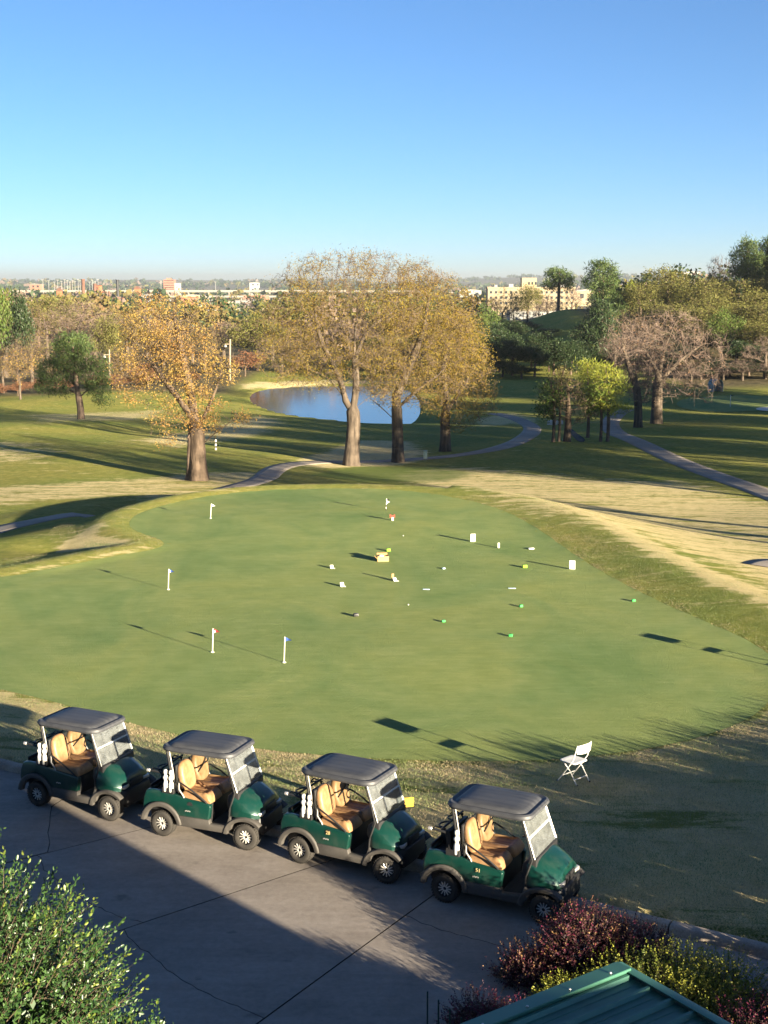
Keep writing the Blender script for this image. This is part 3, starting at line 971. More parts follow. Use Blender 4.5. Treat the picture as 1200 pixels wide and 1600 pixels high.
bx, by, bz = spot(622, 722)
L3 = [lob(660, 480, 60, 52, 4.2), lob(640, 540, 60, 56, 4.2), lob(700, 530, 50, 50, 3.6), lob(690, 590, 52, 40, 3.6), lob(620, 600, 50, 36, 3.4, -.8), lob(655, 435, 38, 28, 3.0), lob(725, 490, 26, 36, 2.4), lob(690, 455, 34, 32, 2.8), lob(600, 560, 40, 40, 3.0)]
t3 = oak(33, [trunk([(621, 680), (620, 645), (618, 605)]), [loc3(620, 660), loc3(600, 640), loc3(578, 622)], [loc3(619, 620), loc3(640, 570), loc3(660, 520), loc3(668, 470)], [loc3(619, 640), loc3(650, 610), loc3(685, 585)]],
         L3, 3000, .37, .012, .035, M['bark_pale'], M['leaf_oak'], 12, .09, .30, 4, .42, M['twig'], step=.30, infl=2.0, kill=.40, flare=.5, flare_h=.8, lump=.05)
plant('oak_tree', t3, (bx, by, bz), 0, label='oak with a straight trunk, middle one of the three beside the pond', group='old oaks round the putting green')

bx, by, bz = spot(696, 705)
L4 = [lob(720, 560, 50, 54, 3.8), lob(735, 600, 42, 48, 3.2), lob(700, 520, 42, 44, 3.4), lob(675, 600, 40, 46, 3.2), lob(752, 628, 30, 30, 2.4), lob(720, 650, 40, 22, 2.4, -.5), lob(735, 530, 26, 32, 2.4)]
t4 = oak(44, [trunk([(696, 680), (695, 650), (697, 620)]), [loc3(696, 645), loc3(720, 610), loc3(740, 575)], [loc3(697, 622), loc3(690, 570), loc3(705, 520)]],
         L4, 2300, .36, .013, .035, M['bark_pale'], M['leaf_oak'], 14, .10, .32, 3, .44, M['twig'], step=.32, infl=2.2, kill=.42, flare=.5, flare_h=.8, lump=.05)
plant('oak_tree', t4, (bx, by, bz), 0, label='yellowest oak with a low crown, right one of the three beside the pond', group='old oaks round the putting green')

# ------------------------------------------------------------------ bare oaks on the right
bx, by, bz = spot(1026, 662)
L5 = [lob(1030, 560, 66, 66, 6), lob(1085, 560, 52, 52, 5), lob(985, 570, 46, 50, 5), lob(1045, 520, 60, 38, 5), lob(1095, 600, 36, 34, 4), lob(1015, 610, 46, 26, 4), lob(1000, 525, 40, 34, 4)]
t5 = oak(55, [trunk([(1026, 630), (1026, 600), (1028, 570)]), [loc3(1026, 600), loc3(1055, 565), loc3(1090, 540)], [loc3(1027, 590), loc3(1035, 540), loc3(1050, 505)], [loc3(1026, 585), loc3(1010, 555), loc3(985, 525)]],
         L5, 2600, .50, .022, .07, M['bark_pale'], M['leaf_brown'], 1, .16, .3, 5, .9, M['twig_grey'], step=.5, infl=3.2, kill=.66, flare=.35, shell=.25)
plant('oak_tree', t5, (bx, by, bz), 0, label='wide leafless oak with grey brown twigs by the right hand path', group='bare oaks by the right hand path')
bx, by, bz = spot(997, 668)
L6 = [lob(985, 560, 36, 56, 4), lob(1000, 600, 34, 36, 3.4), lob(965, 530, 26, 36, 3), lob(1010, 540, 26, 40, 3)]
t6 = oak(66, [trunk([(997, 640), (994, 610), (991, 580)]), [loc3(994, 612), loc3(980, 575), loc3(968, 535)]],
         L6, 1200, .36, .020, .06, M['bark_pale'], M['leaf_brown'], 1, .15, .3, 5, .8, M['twig_grey'], step=.5, infl=3.2, kill=.66, flare=.35, shell=.25)
plant('oak_tree', t6, (bx, by, bz), 0, label='slimmer leafless oak with a pale trunk just left of the wide bare one', group='bare oaks by the right hand path')

# ------------------------------------------------------------------ pines
def pine(seed, trunks, lobes, natt, base_r, tip_r, limb_min, leafm, n, length, width, step, infl, kill, bark=None, up=.5, spread_=None):
    t = Tree(seed).grow(trunks, lobes, natt, step, infl, kill, trop=0.0, shell=.3).radii(base_r, tip_r)
    out = t.outer(tip_r * 1.5)
    return tree_meshes('pine', t, limb_min, bark or M['bark_dark'], [(*needles(t.r, out, n, length, width, up), 1)], [M['twig'], leafm], .35, .5, .03)
bx, by, bz = spot(127, 655)
L7 = [lob(116, 545, 30, 26, 3), lob(110, 565, 34, 16, 2.8), lob(84, 580, 24, 20, 2.4), lob(150, 580, 24, 22, 2.6), lob(78, 604, 24, 13, 2.2, -.6), lob(155, 604, 24, 14, 2.2), lob(122, 535, 20, 16, 2.4),
      lob(108, 590, 20, 14, 2.4, 1.2), lob(160, 628, 18, 7, 1.4, -.8), lob(92, 612, 20, 8, 1.6)]
t7 = pine(77, [trunk([(126, 630), (121, 600), (120, 570), (118, 540)]), [loc3(124, 622), loc3(140, 608), loc3(152, 600)], [loc3(123, 615), loc3(100, 605), loc3(82, 602)], [loc3(121, 590), loc3(104, 575)], [loc3(120, 580), loc3(140, 575)]],
          L7, 1100, .32, .022, .05, M['needle'], 26, .42, .03, .42, 3.0, .5)
plant('pine_tree', t7, (bx, by, bz), 0, label='lone dark green pine with a bent trunk on the left fairway')

def tall_pine(seed, px, base_y, top_py, name_label, lobes, **kw):
    global bx, by, bz
    by = base_y * DS; z0 = float(ground(wx(px, by, -2), by)); bx = wx(px, by, z0); bz = float(ground(bx, by))
    tr = [(0, 0, -.3), (.1, 0, (ztop(top_py, by) - bz) * .5), loc3(px + 1, top_py + 6)]
    L = [lob(*l) for l in lobes]
    m = pine(seed, [tr], L, kw.get('natt', 700), kw.get('r', .34), .03, .08, kw.get('leaf', M['needle']), kw.get('n', 26), kw.get('len', .85), .065, .8, 5.0, .9)
    return plant('pine_tree', m, (bx, by, bz), 0, label=name_label, group='tall pines on the knoll')
tall_pine(81, 940, 150, 408, 'tall dark pine rising above the wooded hill right of the factory', [(938, 420, 24, 12, 4), (930, 442, 24, 11, 4), (950, 440, 20, 12, 4), (945, 465, 28, 16, 4), (958, 480, 20, 18, 4), (940, 490, 22, 16, 4)])
tall_pine(82, 872, 176, 418, 'umbrella shaped pine standing in front of the beige building', [(868, 428, 20, 8, 4), (880, 436, 16, 9, 4), (858, 446, 13, 7, 3), (888, 446, 9, 6, 3)], r=.36)
tall_pine(83, 938, 128, 470, 'dense dark pine at the foot of the grassy knoll', [(938, 492, 22, 20, 4), (928, 520, 28, 20, 4), (948, 525, 24, 24, 4), (935, 550, 30, 22, 4)], leaf=M['leaf_dark'])
tall_pine(84, 1163, 156, 374, 'pine with layered crown at the top right of the wood', [(1165, 384, 15, 9, 4), (1158, 398, 20, 8, 4), (1174, 405, 16, 8, 4), (1160, 416, 22, 9, 4), (1172, 428, 20, 10, 4), (1152, 430, 14, 8, 3)])
tall_pine(85, 1194, 158, 376, 'pine cut by the right edge of the photo above the wood', [(1196, 388, 16, 14, 4), (1192, 408, 18, 12, 4), (1200, 425, 18, 12, 4)])
tall_pine(86, 952, 168, 425, 'small pine between the tall pine and the yellow bush', [(952, 440, 16, 12, 4), (955, 458, 20, 14, 4)], natt=200)

# the small trees by the creek
def mid(seed, px, py, lobes, label, leafm, kind='oak', **kw):
    global bx, by, bz
    bx, by, bz = spot(px, py)
    L = [lob(*l) for l in lobes]
    top = min(l[1] for l in lobes)
    tr = kw.get('trunks') or [(0, 0, -.2), (.05, 0, .8), loc3(px + kw.get('lean', 1), (py + top) / 2), loc3(lobes[0][0], top)]
    tr = tr if isinstance(tr[0], list) else [tr]
    if kind == 'pine':
        m = pine(seed, tr, L, kw.get('natt', 700), kw.get('r', .13), .016, .05, leafm, kw.get('n', 13), kw.get('len', .36), .026, .35, 2.4, .42, up=.7)
    else:
        m = oak(seed, tr, L, kw.get('natt', 700), kw.get('r', .22), .014, .05, kw.get('bark', M['bark_oak']), leafm, kw.get('n', 8), kw.get('leaf', .16), .28, kw.get('tw', 3), .5, M['twig'], step=.34, infl=2.4, kill=.44, flare=.4)
    return plant(kw.get('name', 'tree'), m, (bx, by, bz), 0, label=label, group='small trees by the creek')
mid(91, 949, 690, [(945, 590, 26, 22, 2), (960, 605, 24, 18, 2), (938, 610, 22, 22, 2), (965, 640, 26, 10, 1.6), (945, 632, 24, 14, 1.8)], 'bright yellow green pine, tallest of the small trees by the creek', M['leaf_yellow'], 'pine', name='pine_tree')
mid(92, 918, 684, [(915, 572, 18, 10, 1.5), (922, 592, 24, 18, 1.8), (912, 615, 22, 18, 1.8), (925, 640, 18, 14, 1.6)], 'pine with a yellow top left of the bright green one by the creek', M['leaf_yellow'], 'pine', name='pine_tree')
mid(93, 886, 690, [(886, 625, 34, 26, 2.2), (870, 640, 26, 22, 2), (900, 640, 24, 24, 2), (888, 605, 24, 14, 1.8)], 'dark twiggy willow with a short thick trunk by the creek', M['leaf_olive'], n=2, leaf=.12, tw=7, r=.26, natt=1100, name='willow_tree')
mid(94, 864, 691, [(858, 615, 22, 22, 1.8), (866, 590, 16, 14, 1.5), (852, 640, 18, 16, 1.5)], 'left of two thin straight trees beside the willow', M['leaf_spring'], r=.12, natt=500, n=9, leaf=.2)
mid(95, 873, 690, [(876, 600, 18, 18, 1.6), (880, 580, 14, 10, 1.3), (872, 630, 16, 14, 1.4)], 'right of two thin straight trees beside the willow', M['leaf_olive'], r=.10, natt=400, n=9, leaf=.17)
mid(96, 938, 690, [(936, 612, 20, 24, 1.8), (930, 640, 18, 16, 1.5)], 'thin dark tree behind the bright yellow green pine', M['leaf_spring'], r=.11, natt=450, n=9, leaf=.18)
# ------------------------------------------------------------------ golf carts
def paint_material():
    t = NT('green_paint'); v = t.coord()
    fl = t.noise(v, 900, 1); d = t.noise(v, 5, 5, .65)
    c = t.mix(t.ramp(fl, [(.45, 0.0), (.7, .5)]), (.003, .032, .024), (.006, .066, .048))
    c = t.mix(t.ramp(d, [(.5, 0.0), (.8, .22)]), c, (.10, .10, .08))
    return t.done(t.bsdf(c, t.math('ADD', .22, t.math('MULTIPLY', d, .22)), .25, .5, None, .5))
M['paint'] = paint_material()
M['trim'] = simple('grey_plastic_trim', (.060, .055, .050), .62, 0, .4, .2, 22, .15)
M['black'] = simple('black_plastic', (.018, .018, .019), .5, 0, .4, .25, 20)
M['floor'] = simple('floor_mat', (.022, .023, .026), .75, 0, .3, .3, 12, .3)
M['tyre'] = simple('tyre_rubber', (.035, .032, .029), .88, 0, .25, .35, 16, .3)
M['silver'] = simple('silver_hub', (.62, .60, .56), .38, .55, .5, .12, 30)
M['pane'] = None
def leather():
    t = NT('tan_vinyl'); v = t.coord()
    f = t.noise(v, 8, 5, .6); g = t.noise(v, 160, 3, .6)
    c = t.ramp(f, [(.35, (.21, .115, .052)), (.65, (.30, .178, .088))])
    return t.done(t.bsdf(c, .48, 0, .4, t.bump(g, .25, .004)))
M['vinyl'] = leather()
def vinyl2():
    t = NT('brown_vinyl'); v = t.coord()
    f = t.noise(v, 8, 5, .6); g = t.noise(v, 160, 3, .6)
    c = t.ramp(f, [(.35, (.15, .078, .042)), (.65, (.22, .122, .068))])
    return t.done(t.bsdf(c, .5, 0, .4, t.bump(g, .25, .004)))
M['vinyl2'] = vinyl2()
def roof_mat():
    t = NT('canopy_plastic'); v = t.coord()
    s_ = t.noise(t.mapped(v, (.6, 9, 1)), 1.6, 5, .6); f = t.noise(v, 4, 4, .6)
    c = t.ramp(t.math('ADD', t.math('MULTIPLY', s_, .6), t.math('MULTIPLY', f, .4)), [(.34, (.030, .032, .038)), (.66, (.072, .074, .080))])
    return t.done(t.bsdf(c, t.math('ADD', .42, t.math('MULTIPLY', f, .2)), 0, .45))
M['roof'] = roof_mat()
def pane_mat():
    t = NT('clear_acrylic'); v = t.coord()
    d = t.noise(v, 7, 5, .7); st = t.noise(t.mapped(v, (1, 1, .3)), 18, 4, .7)
    gl = t.n('ShaderNodeBsdfGlossy'); gl.inputs['Roughness'].default_value = .06
    gl.inputs['Color'].default_value = (.9, .92, .95, 1)
    df = t.n('ShaderNodeBsdfDiffuse'); df.inputs['Color'].default_value = (.62, .62, .6, 1)
    tr = t.n('ShaderNodeBsdfTransparent'); tr.inputs['Color'].default_value = (.90, .93, .93, 1)
    fr = t.n('ShaderNodeFresnel'); fr.inputs['IOR'].default_value = 1.5
    a = t.n('ShaderNodeMixShader'); t.l(fr.outputs[0], a.inputs[0]); t.l(tr.outputs[0], a.inputs[1]); t.l(gl.outputs[0], a.inputs[2])
    b = t.n('ShaderNodeMixShader'); t.l(t.ramp(t.math('ADD', t.math('MULTIPLY', d, .6), t.math('MULTIPLY', st, .4)), [(.36, .015), (.72, .085)]), b.inputs[0])
    t.l(a.outputs[0], b.inputs[1]); t.l(df.outputs[0], b.inputs[2])
    return t.done(b.outputs[0])
M['pane'] = pane_mat()
M['steel'] = simple('bare_steel', (.55, .53, .50), .4, .6, .5, .1, 30)
M['white'] = simple('white_plastic', (.60, .58, .52), .5, 0, .4, .06, 20)
M['gold_print'] = simple('gold_lettering', (.42, .33, .16), .5, 0, .4, .1)

def mirrored(half):
    """half profile from the centre line outwards -> both sides"""
    return [(-y, z) for y, z in half[::-1][:-1]] + [(y, z) for y, z in half]

def text_mesh(s, size, mat, name, extrude=.002):
    cu = bpy.data.curves.new(name, 'FONT'); cu.body = s; cu.size = size; cu.extrude = extrude
    cu.align_x = 'CENTER'; cu.align_y = 'CENTER'
    o = bpy.data.objects.new(name, cu); COL.objects.link(o)
    dg = bpy.context.evaluated_depsgraph_get(); dg.update()
    me = bpy.data.meshes.new_from_object(o.evaluated_get(dg))
    bpy.data.objects.remove(o); bpy.data.curves.remove(cu)
    me.materials.clear(); me.materials.append(mat); me.name = name
    return me

def rrect(cx, cy, hx, hy, r, z, n=5, bulge=0.0):
    out = []
    for sx, sy, a0 in ((1, 1, 0), (-1, 1, 90), (-1, -1, 180), (1, -1, 270)):
        for k in range(n):
            a = math.radians(a0 + 90 * k / (n - 1))
            x = sx * (hx - r) + r * math.cos(a); y = sy * (hy - r) + r * math.sin(a)
            x += bulge * (1 - (y / hy) ** 2) * (1 if x > 0 else -.3)
            out.append((cx + x, cy + y, z))
    return out

WB = 1.66
def make_cart():
    c = empty('golf_cart')
    # lower frame and running board
    m = MB()
    m.box(-.27, 1.88, -.30, .30, .20, .34); m.box(-.10, .10, -.42, .42, .17, .28); m.box(WB - .08, WB + .08, -.42, .42, .18, .27)
    m.build('chassis', M['black'], c, .015)
    for s in (-1, 1):
        y0, y1 = sorted((s * .50, s * .615))
        MB().prism([(.30, .25), (1.28, .25), (1.40, .34), (1.44, .50), (1.36, .56), (1.30, .40), (.98, .37), (.96, .44), (.36, .44)], y0, y1).build('running_board', M['trim'], c, .018)
    # green tub: side skins with the rear wheel arch, joined by a rear skin
    arch = [(.40 * math.cos(a), .23 + .40 * math.sin(a)) for a in np.linspace(math.radians(28), math.radians(150), 9)]
    side = [(.95, .43)] + [(.40, .43)] + arch + [(-.375, .50), (-.365, .66), (-.31, .81), (-.18, .83), (.05, .82), (.30, .79), (.55, .755), (.80, .735), (.93, .725), (.99, .68)]
    m = MB()
    for s in (-1, 1):
        n = len(side)
        o = [(x, s * .60, z) for x, z in side]; i2 = [(x, s * .47, z) for x, z in side]
        # tumblehome: the upper edge leans in
        o = [(x, y - s * .035 * max(0, (z - .45) / .4) ** 1.6, z) for x, y, z in o]
        m.add(o + i2, [tuple(range(n)), tuple(range(2 * n - 1, n - 1, -1))] + [(i, (i + 1) % n, n + (i + 1) % n, n + i) for i in range(n)])
    m.prism([(-.385, .48), (-.37, .66), (-.325, .80), (-.26, .80), (-.29, .48)], -.49, .49)
    m.build('body', M['paint'], c, .028, 3)
    # dark tub inside, seat front
    MB().box(-.28, .94, -.475, .475, .30, .715).build('seat_box', M['black'], c, .02)
    # wheel arch lips
    for s in (-1, 1):
        R = []
        for a in np.linspace(math.radians(8), math.radians(172), 15):
            ring = []
            for rr, yy in ((.415, .575), (.425, .625), (.40, .645), (.335, .63), (.33, .52)):
                ring.append((rr * math.cos(a), s * yy, .22 + rr * math.sin(a)))
            R.append(ring)
        MB().rings(R).build('fender', M['trim'], c, .006, 1)
        R = []
        for a in np.linspace(math.radians(44), math.radians(174), 13):
            ring = []
            st = .035 * math.cos(a)
            for rr, yy in ((.40, .50), (.415, .60), (.39, .635), (.325, .615), (.32, .45)):
                ring.append((WB + rr * math.cos(a) * 1.05, s * yy, .21 + rr * math.sin(a) * .93))
            R.append(ring)
        MB().rings(R).build('fender', M['trim'], c, .006, 1)
    # front cowl with its creased bonnet
    secs = [(1.37, [(0, .99), (.30, .98), (.45, .96), (.555, .89), (.58, .74), (.575, .57)]),
            (1.46, [(0, .975), (.27, .97), (.44, .945), (.575, .86), (.61, .73), (.60, .57)]),
            (1.62, [(0, .915), (.22, .93), (.385, .885), (.560, .785), (.605, .69), (.60, .565)]),
            (1.77, [(0, .845), (.19, .865), (.335, .815), (.51, .715), (.57, .65), (.565, .56)]),
            (1.86, [(0, .785), (.17, .80), (.29, .755), (.43, .675), (.48, .62), (.48, .55)]),
            (1.895, [(0, .70), (.16, .71), (.27, .675), (.39, .63), (.42, .59), (.425, .54)])]
    m = MB(); R = [[(x, y, z) for y, z in mirrored(h)] for x, h in secs]
    m.rings(R, False, True, True)
    m.build('cowl', M['paint'], c, .012, 2, angle=25)
    m = MB()
    m.rings([[(x, y * s2, z) for y, z in ((-.52, .30), (.52, .30), (.55, .44), (.50, .56), (-.50, .56), (-.55, .44))] for x, s2 in ((1.76, .98), (1.88, .90), (1.94, .76), (1.955, .68))])
    m.build('front_bumper', M['black'], c, .02)
    m = MB(); m.rings([[(x, y, z) for y, z in ((-.19, .56), (.19, .56), (.22, .63), (.19, .70), (-.19, .70), (-.22, .63))] for x in (1.87, 1.915)])
    m.build('grille', M['black'], c, .01)
    for s in (-1, 1):
        m = MB(); m.obox((1.87, s * .36, .615), (.05, -s * .035, 0), (.012, s * .085, 0), (0, 0, .028))
        m.build('headlight', M['steel'], c, .01)
    # dash, floor, toe board
    m = MB(); m.prism([(1.28, .74), (1.30, .90), (1.40, .985), (1.52, .975), (1.52, .60), (1.42, .60)], -.53, .53)
    m.build('dashboard', M['black'], c, .02)
    m = MB(); m.box(.90, 1.36, -.585, .585, .315, .355); m.prism([(1.30, .34), (1.36, .34), (1.52, .62), (1.46, .64)], -.52, .52)
    for k in range(7): m.box(.97 + k * .05, .99 + k * .05, -.5, .5, .354, .362)
    m.build('floor', M['floor'], c, .006, 1)
    m = MB(); m.obox((1.36, .30, .46), (.02, 0, .05), (0, .045, 0), (.008, 0, -.004)); m.obox((1.36, .14, .46), (.02, 0, .05), (0, .055, 0), (.008, 0, -.004))
    m.build('pedal', M['black'], c, .006)
    # seat bench: two cushions with pleats and side bolsters, a raised pad between them
    def cushion(y0, y1):
        nx, ny = 20, 26; top = []
        for i in range(nx):
            for j in range(ny):
                u = i / (nx - 1); v_ = j / (ny - 1)
                e = min(1, min(u * 7, (1 - u) * 5)) ; e2 = min(1, min(v_, 1 - v_) * 8)
                z = .735 + .115 * math.sin(min(1, e) * math.pi / 2) ** .6 * (.55 + .45 * math.sin(e2 * math.pi / 2))
                z += .022 * (abs(v_ - .5) > .36) * e + .018 * math.cos((u - .9) * 6) * (u > .75)
                if .18 < u < .78 and abs(v_ - .5) < .36:
                    z -= .010 * (abs(((v_ - .14) * 7) % 1 - .5) > .36)
                x = .34 + .62 * u + .02 * math.sin(v_ * math.pi)
                top.append((x, y0 + (y1 - y0) * v_, z))
        f = [(i * ny + j, (i + 1) * ny + j, (i + 1) * ny + j + 1, i * ny + j + 1) for i in range(nx - 1) for j in range(ny - 1)]
        ring = [j for j in range(ny)] + [i * ny + ny - 1 for i in range(1, nx)] + [(nx - 1) * ny + j for j in range(ny - 2, -1, -1)] + [i * ny for i in range(nx - 2, 0, -1)]
        o = len(top); top += [(top[r][0], top[r][1], .715) for r in ring]
        f += [(ring[(i + 1) % len(ring)], ring[i], o + i, o + (i + 1) % len(ring)) for i in range(len(ring))]
        mm = []
        for q in f[: (nx - 1) * (ny - 1)]:
            i, j = divmod(q[0], ny); u = i / (nx - 1); v_ = j / (ny - 1)
            mm.append(1 if (.16 < u < .80 and abs(v_ - .5) < .38 and abs(((v_ - .14) * 3.5) % 1 - .5) > .22) else 0)
        b = MB().add(top, f); b.m = mm + [0] * (len(f) - len(mm))
        return b
    cushion(-.545, -.045).build('seat', [M['vinyl'], M['vinyl2']], c, 0, smooth=True, angle=60)
    cushion(.045, .545).build('seat', [M['vinyl'], M['vinyl2']], c, 0, smooth=True, angle=60)
    m = MB(); m.rings([rrect(.64, 0, .27 - k * .03, .065 - k * .018, .05 - k * .01, .75 + h) for k, h in ((0, 0), (0, .12), (.6, .145), (1.4, .15))])
    m.build('centre_pad', M['vinyl2'], c, .012, 2)
    # two backrests, leaning back
    def back(y0):
        m = MB(); out = []
        for k in range(28):
            a = 2 * math.pi * k / 28
            cx, sy = math.cos(a), math.sin(a)
            p = 3.2
            rx = (abs(cx) ** p + abs(sy) ** p) ** (-1 / p)
            yy = .245 * rx * cx; zz = .265 * rx * sy
            if zz > 0: yy *= 1 - .16 * (zz / .265) ** 2
            out.append((yy, zz))
        R = []
        for sc, d in ((.86, -.055), (.97, -.035), (1.0, 0), (.98, .03), (.90, .058), (.74, .070), (.70, .064), (.4, .068), (.1, .07)):
            ring = []
            for yy, zz in out:
                Y = yy * sc; Z = zz * sc; t_ = math.radians(14)
                ring.append((.355 - .0 + d * math.cos(t_) - Z * math.sin(t_), y0 + Y, 1.085 + Z * math.cos(t_) + d * math.sin(t_)))
            R.append(ring)
        m.rings(R)
        return m
    for y0 in (-.262, .262):
        b = back(y0).build('backrest', M['vinyl'], c, 0, smooth=True, angle=50)
        if y0 < 0: continue
        m = MB()
        m.tube([(.44, y0 - .22, 1.05), (.446, y0 - .1, 1.10), (.435, y0 + .05, 1.16), (.40, y0 + .2, 1.25)], .011, 5)
        m.build('strap', M['black'], b)
    m = MB(); m.rings([[(.33 + d, .50 + .055 * math.cos(a) * s2, 1.17 + .085 * math.sin(a) * s2) for a in np.linspace(0, 2 * math.pi, 13)[:-1]] for d, s2 in ((-.07, .8), (0, 1), (.06, 1), (.085, .6))])
    m.build('shoulder_pad', M['black'], c, .01)
    m = MB(); m.prism([(.28, .72), (.335, .72), (.28, 1.30), (.24, 1.30)], -.50, .50); m.build('back_panel', M['black'], c, .02)
    # hip rails
    for s in (-1, 1):
        MB().tube([(.26, s * .44, .98), (.30, s * .52, 1.03), (.42, s * .575, 1.02), (.62, s * .59, .93), (.80, s * .585, .82), (.90, s * .57, .74), (.90, s * .55, .71)], .016, 8).build('hip_rail', M['black'], c, smooth=True)
        MB().tube([(.36, s * .56, 1.02), (.36, s * .565, .90), (.44, s * .565, .80), (.46, s * .55, .73)], .013, 7).build('rail_bracket', M['steel'], c, smooth=True)
    # canopy and its struts
    cx = .685
    m = MB()
    Q = [(-.055, -.055, -.03, 1.555, .05), (-.02, -.02, -.01, 1.56, .05), (0, 0, 0, 1.592, .05), (-.01, -.01, 0, 1.628, .05), (-.045, -.04, -.02, 1.646, .05), (-.085, -.075, -.03, 1.634, .045), (-.11, -.10, -.04, 1.634, .04),
         (-.14, -.125, -.05, 1.662, .04), (-.18, -.165, -.06, 1.678, .04), (-.33, -.28, -.09, 1.690, .03), (-.50, -.44, -.13, 1.696, .01)]
    m.rings([rrect(cx, 0, .70 + a_, .58 + b_, max(.03, .19 + r_), z_, 6, u_) for a_, b_, r_, z_, u_ in Q])
    m.build('canopy', M['roof'], c, 0, smooth=True, angle=38)
    for s in (-1, 1):
        MB().tube([(.20, s * .43, .72), (.15, s * .47, 1.15), (.09, s * .49, 1.565)], .021, 8).build('rear_strut', M['black'], c, smooth=True)
        MB().tube([(.245, s * .44, .80), (.195, s * .475, 1.2), (.14, s * .495, 1.565)], .012, 6).build('rear_strut', M['steel'], c, smooth=True)
        MB().tube([(1.34, s * .575, .42), (1.37, s * .585, .70), (1.46, s * .565, .98), (1.38, s * .545, 1.25), (1.27, s * .525, 1.575)], .017, 8).build('front_strut', M['black'], c, smooth=True)
    # windshield: two clear panes, bright edges and a folding bar
    w = empty('windshield'); w.parent = c
    def wp(y, t): return (1.495 - .205 * t, y * (.525 - .02 * t), .985 + .575 * t)
    for t0, t1 in ((0.02, .51), (.54, .98)):
        m = MB(); a = [wp(-1, t0), wp(1, t0), wp(1, t1), wp(-1, t1)]
        m.add(a + [(x + .006, y, z) for x, y, z in a], [(0, 1, 2, 3), (7, 6, 5, 4), (0, 4, 5, 1), (1, 5, 6, 2), (2, 6, 7, 3), (3, 7, 4, 0)])
        m.build('pane', M['pane'], w)
    MB().tube([wp(-1.01, .525), wp(1.01, .525)], .014, 6).build('bar', M['white'], w)
    for s in (-1, 1):
        MB().tube([wp(s * 1.012, 0), wp(s * 1.012, 1)], .009, 6).build('edge_channel', M['steel'], w)
    # steering wheel
    st = empty('steering_wheel'); st.parent = c
    ctr = Vector((1.17, .27, 1.13)); ax = Vector((.62, 0, -.78)).normalized(); u_ = Vector((0, 1, 0)); v_ = ax.cross(u_)
    m = MB(); ring = [ctr + (u_ * math.cos(a) + v_ * math.sin(a)) * .175 for a in np.linspace(0, 2 * math.pi, 25)]
    m.tube(ring, .016, 7)
    m.build('rim', M['black'], st, smooth=True)
    m = MB()
    for a in (0, 120, 240):
        a = math.radians(a + 30); m.tube([ctr + ax * .02, ctr + (u_ * math.cos(a) + v_ * math.sin(a)) * .17], .012, 5)
    m.tube([ctr - ax * .02, ctr + ax * .05], .05, 10)
    m.build('spokes', M['trim'], st, smooth=True)
    MB().tube([ctr + ax * .03, ctr + ax * .45], .022, 7).build('column', M['black'], st, smooth=True)
    # bag rack behind the seats
    rk = empty('bag_rack'); rk.parent = c
    m = MB()
    for s in (-1, 1):
        m.tube([(-.02, s * .36, .70), (-.04, s * .38, 1.0), (-.10, s * .38, 1.16)], .017, 7)
        m.tube([(-.06, s * .38, 1.14), (-.24, s * .40, 1.16), (-.30, s * .40, 1.10)], .014, 7)
    m.tube([(-.10, -.46, 1.16), (-.10, .46, 1.16)], .018, 8)
    for y0 in (-.19, .19):
        m.tube([(-.10 - .15 * math.sin(a), y0 - .15 * math.cos(a), 1.15 - .02 * math.sin(a)) for a in np.linspace(0, math.pi, 9)], .014, 6)
    m.build('frame', M['black'], rk, smooth=True)
    m = MB(); m.prism([(-.02, .72), (.05, .72), (.02, 1.12), (-.05, 1.12)], -.40, .40); m.box(-.30, .03, -.40, .40, .715, .745); m.box(-.32, -.29, -.40, .40, .72, .86)
    m.box(-.30, .0, -.02, .02, .74, .98)
    m.build('bag_well', M['black'], rk, .01)
    m = MB(); m.tube([(-.02, -.49, 1.13), (-.18, -.50, 1.15), (-.27, -.50, 1.15)], [.022, .018, .022], 7); m.build('strap_arm', M['black'], rk, smooth=True)
    m = MB(); m.lathe([(.02, -.01), (.03, 0), (.03, .05), (.02, .06)], (-.31, -.50, 1.15), 'X', 10); m.build('buckle', M['steel'], rk, smooth=True)
    m = MB(); m.box(.02, .25, -.585, -.50, .80, .83); m.box(.02, .25, -.585, -.575, .82, .90); m.box(.13, .14, -.58, -.505, .82, .90); m.box(.02, .03, -.58, -.505, .82, .90); m.box(.24, .25, -.58, -.505, .82, .90)
    m.build('bottle_holder', M['black'], rk, .004, 1)
    MB().prism([(-.36, .34), (-.46, .32), (-.46, .37), (-.36, .44)], -.52, .52).build('rear_bumper', M['trim'], c, .015)
    # wheels
    for x, y, s, rot in ((0, -.50, -1, 0), (0, .50, 1, 0), (WB, -.505, -1, .10), (WB, .505, 1, .10)):
        wh = empty('wheel', (x, y, .232), 0); wh.parent = c; wh.rotation_euler = (0, 0, rot + (math.pi if s > 0 else 0))
        m = MB()      # the outer face looks to -y
        m.lathe([(.128, -.098), (.150, -.104), (.185, -.105), (.214, -.092), (.228, -.06), (.2325, 0), (.228, .06), (.214, .092), (.185, .105), (.150, .104), (.128, .098)], (0, 0, 0), 'Y', 32, cap=False)
        m.rings([[(r * math.cos(a), 0 + q, r * math.sin(a)) for a in np.linspace(0, 2 * math.pi, 33)[:-1]] for r, q in ((.128, .098), (.128, -.098))], True, False, False)
        for k in range(32):
            a = 2 * math.pi * (k + .5) / 32
            for q in (-.055, .055):
                m.obox((.229 * math.cos(a), q, .229 * math.sin(a)), (-.012 * math.sin(a), 0, .012 * math.cos(a)), (0, .030, 0), (.006 * math.cos(a), 0, .006 * math.sin(a)))
        m.build('tyre', M['tyre'], wh, smooth=True, angle=45)
        m = MB()
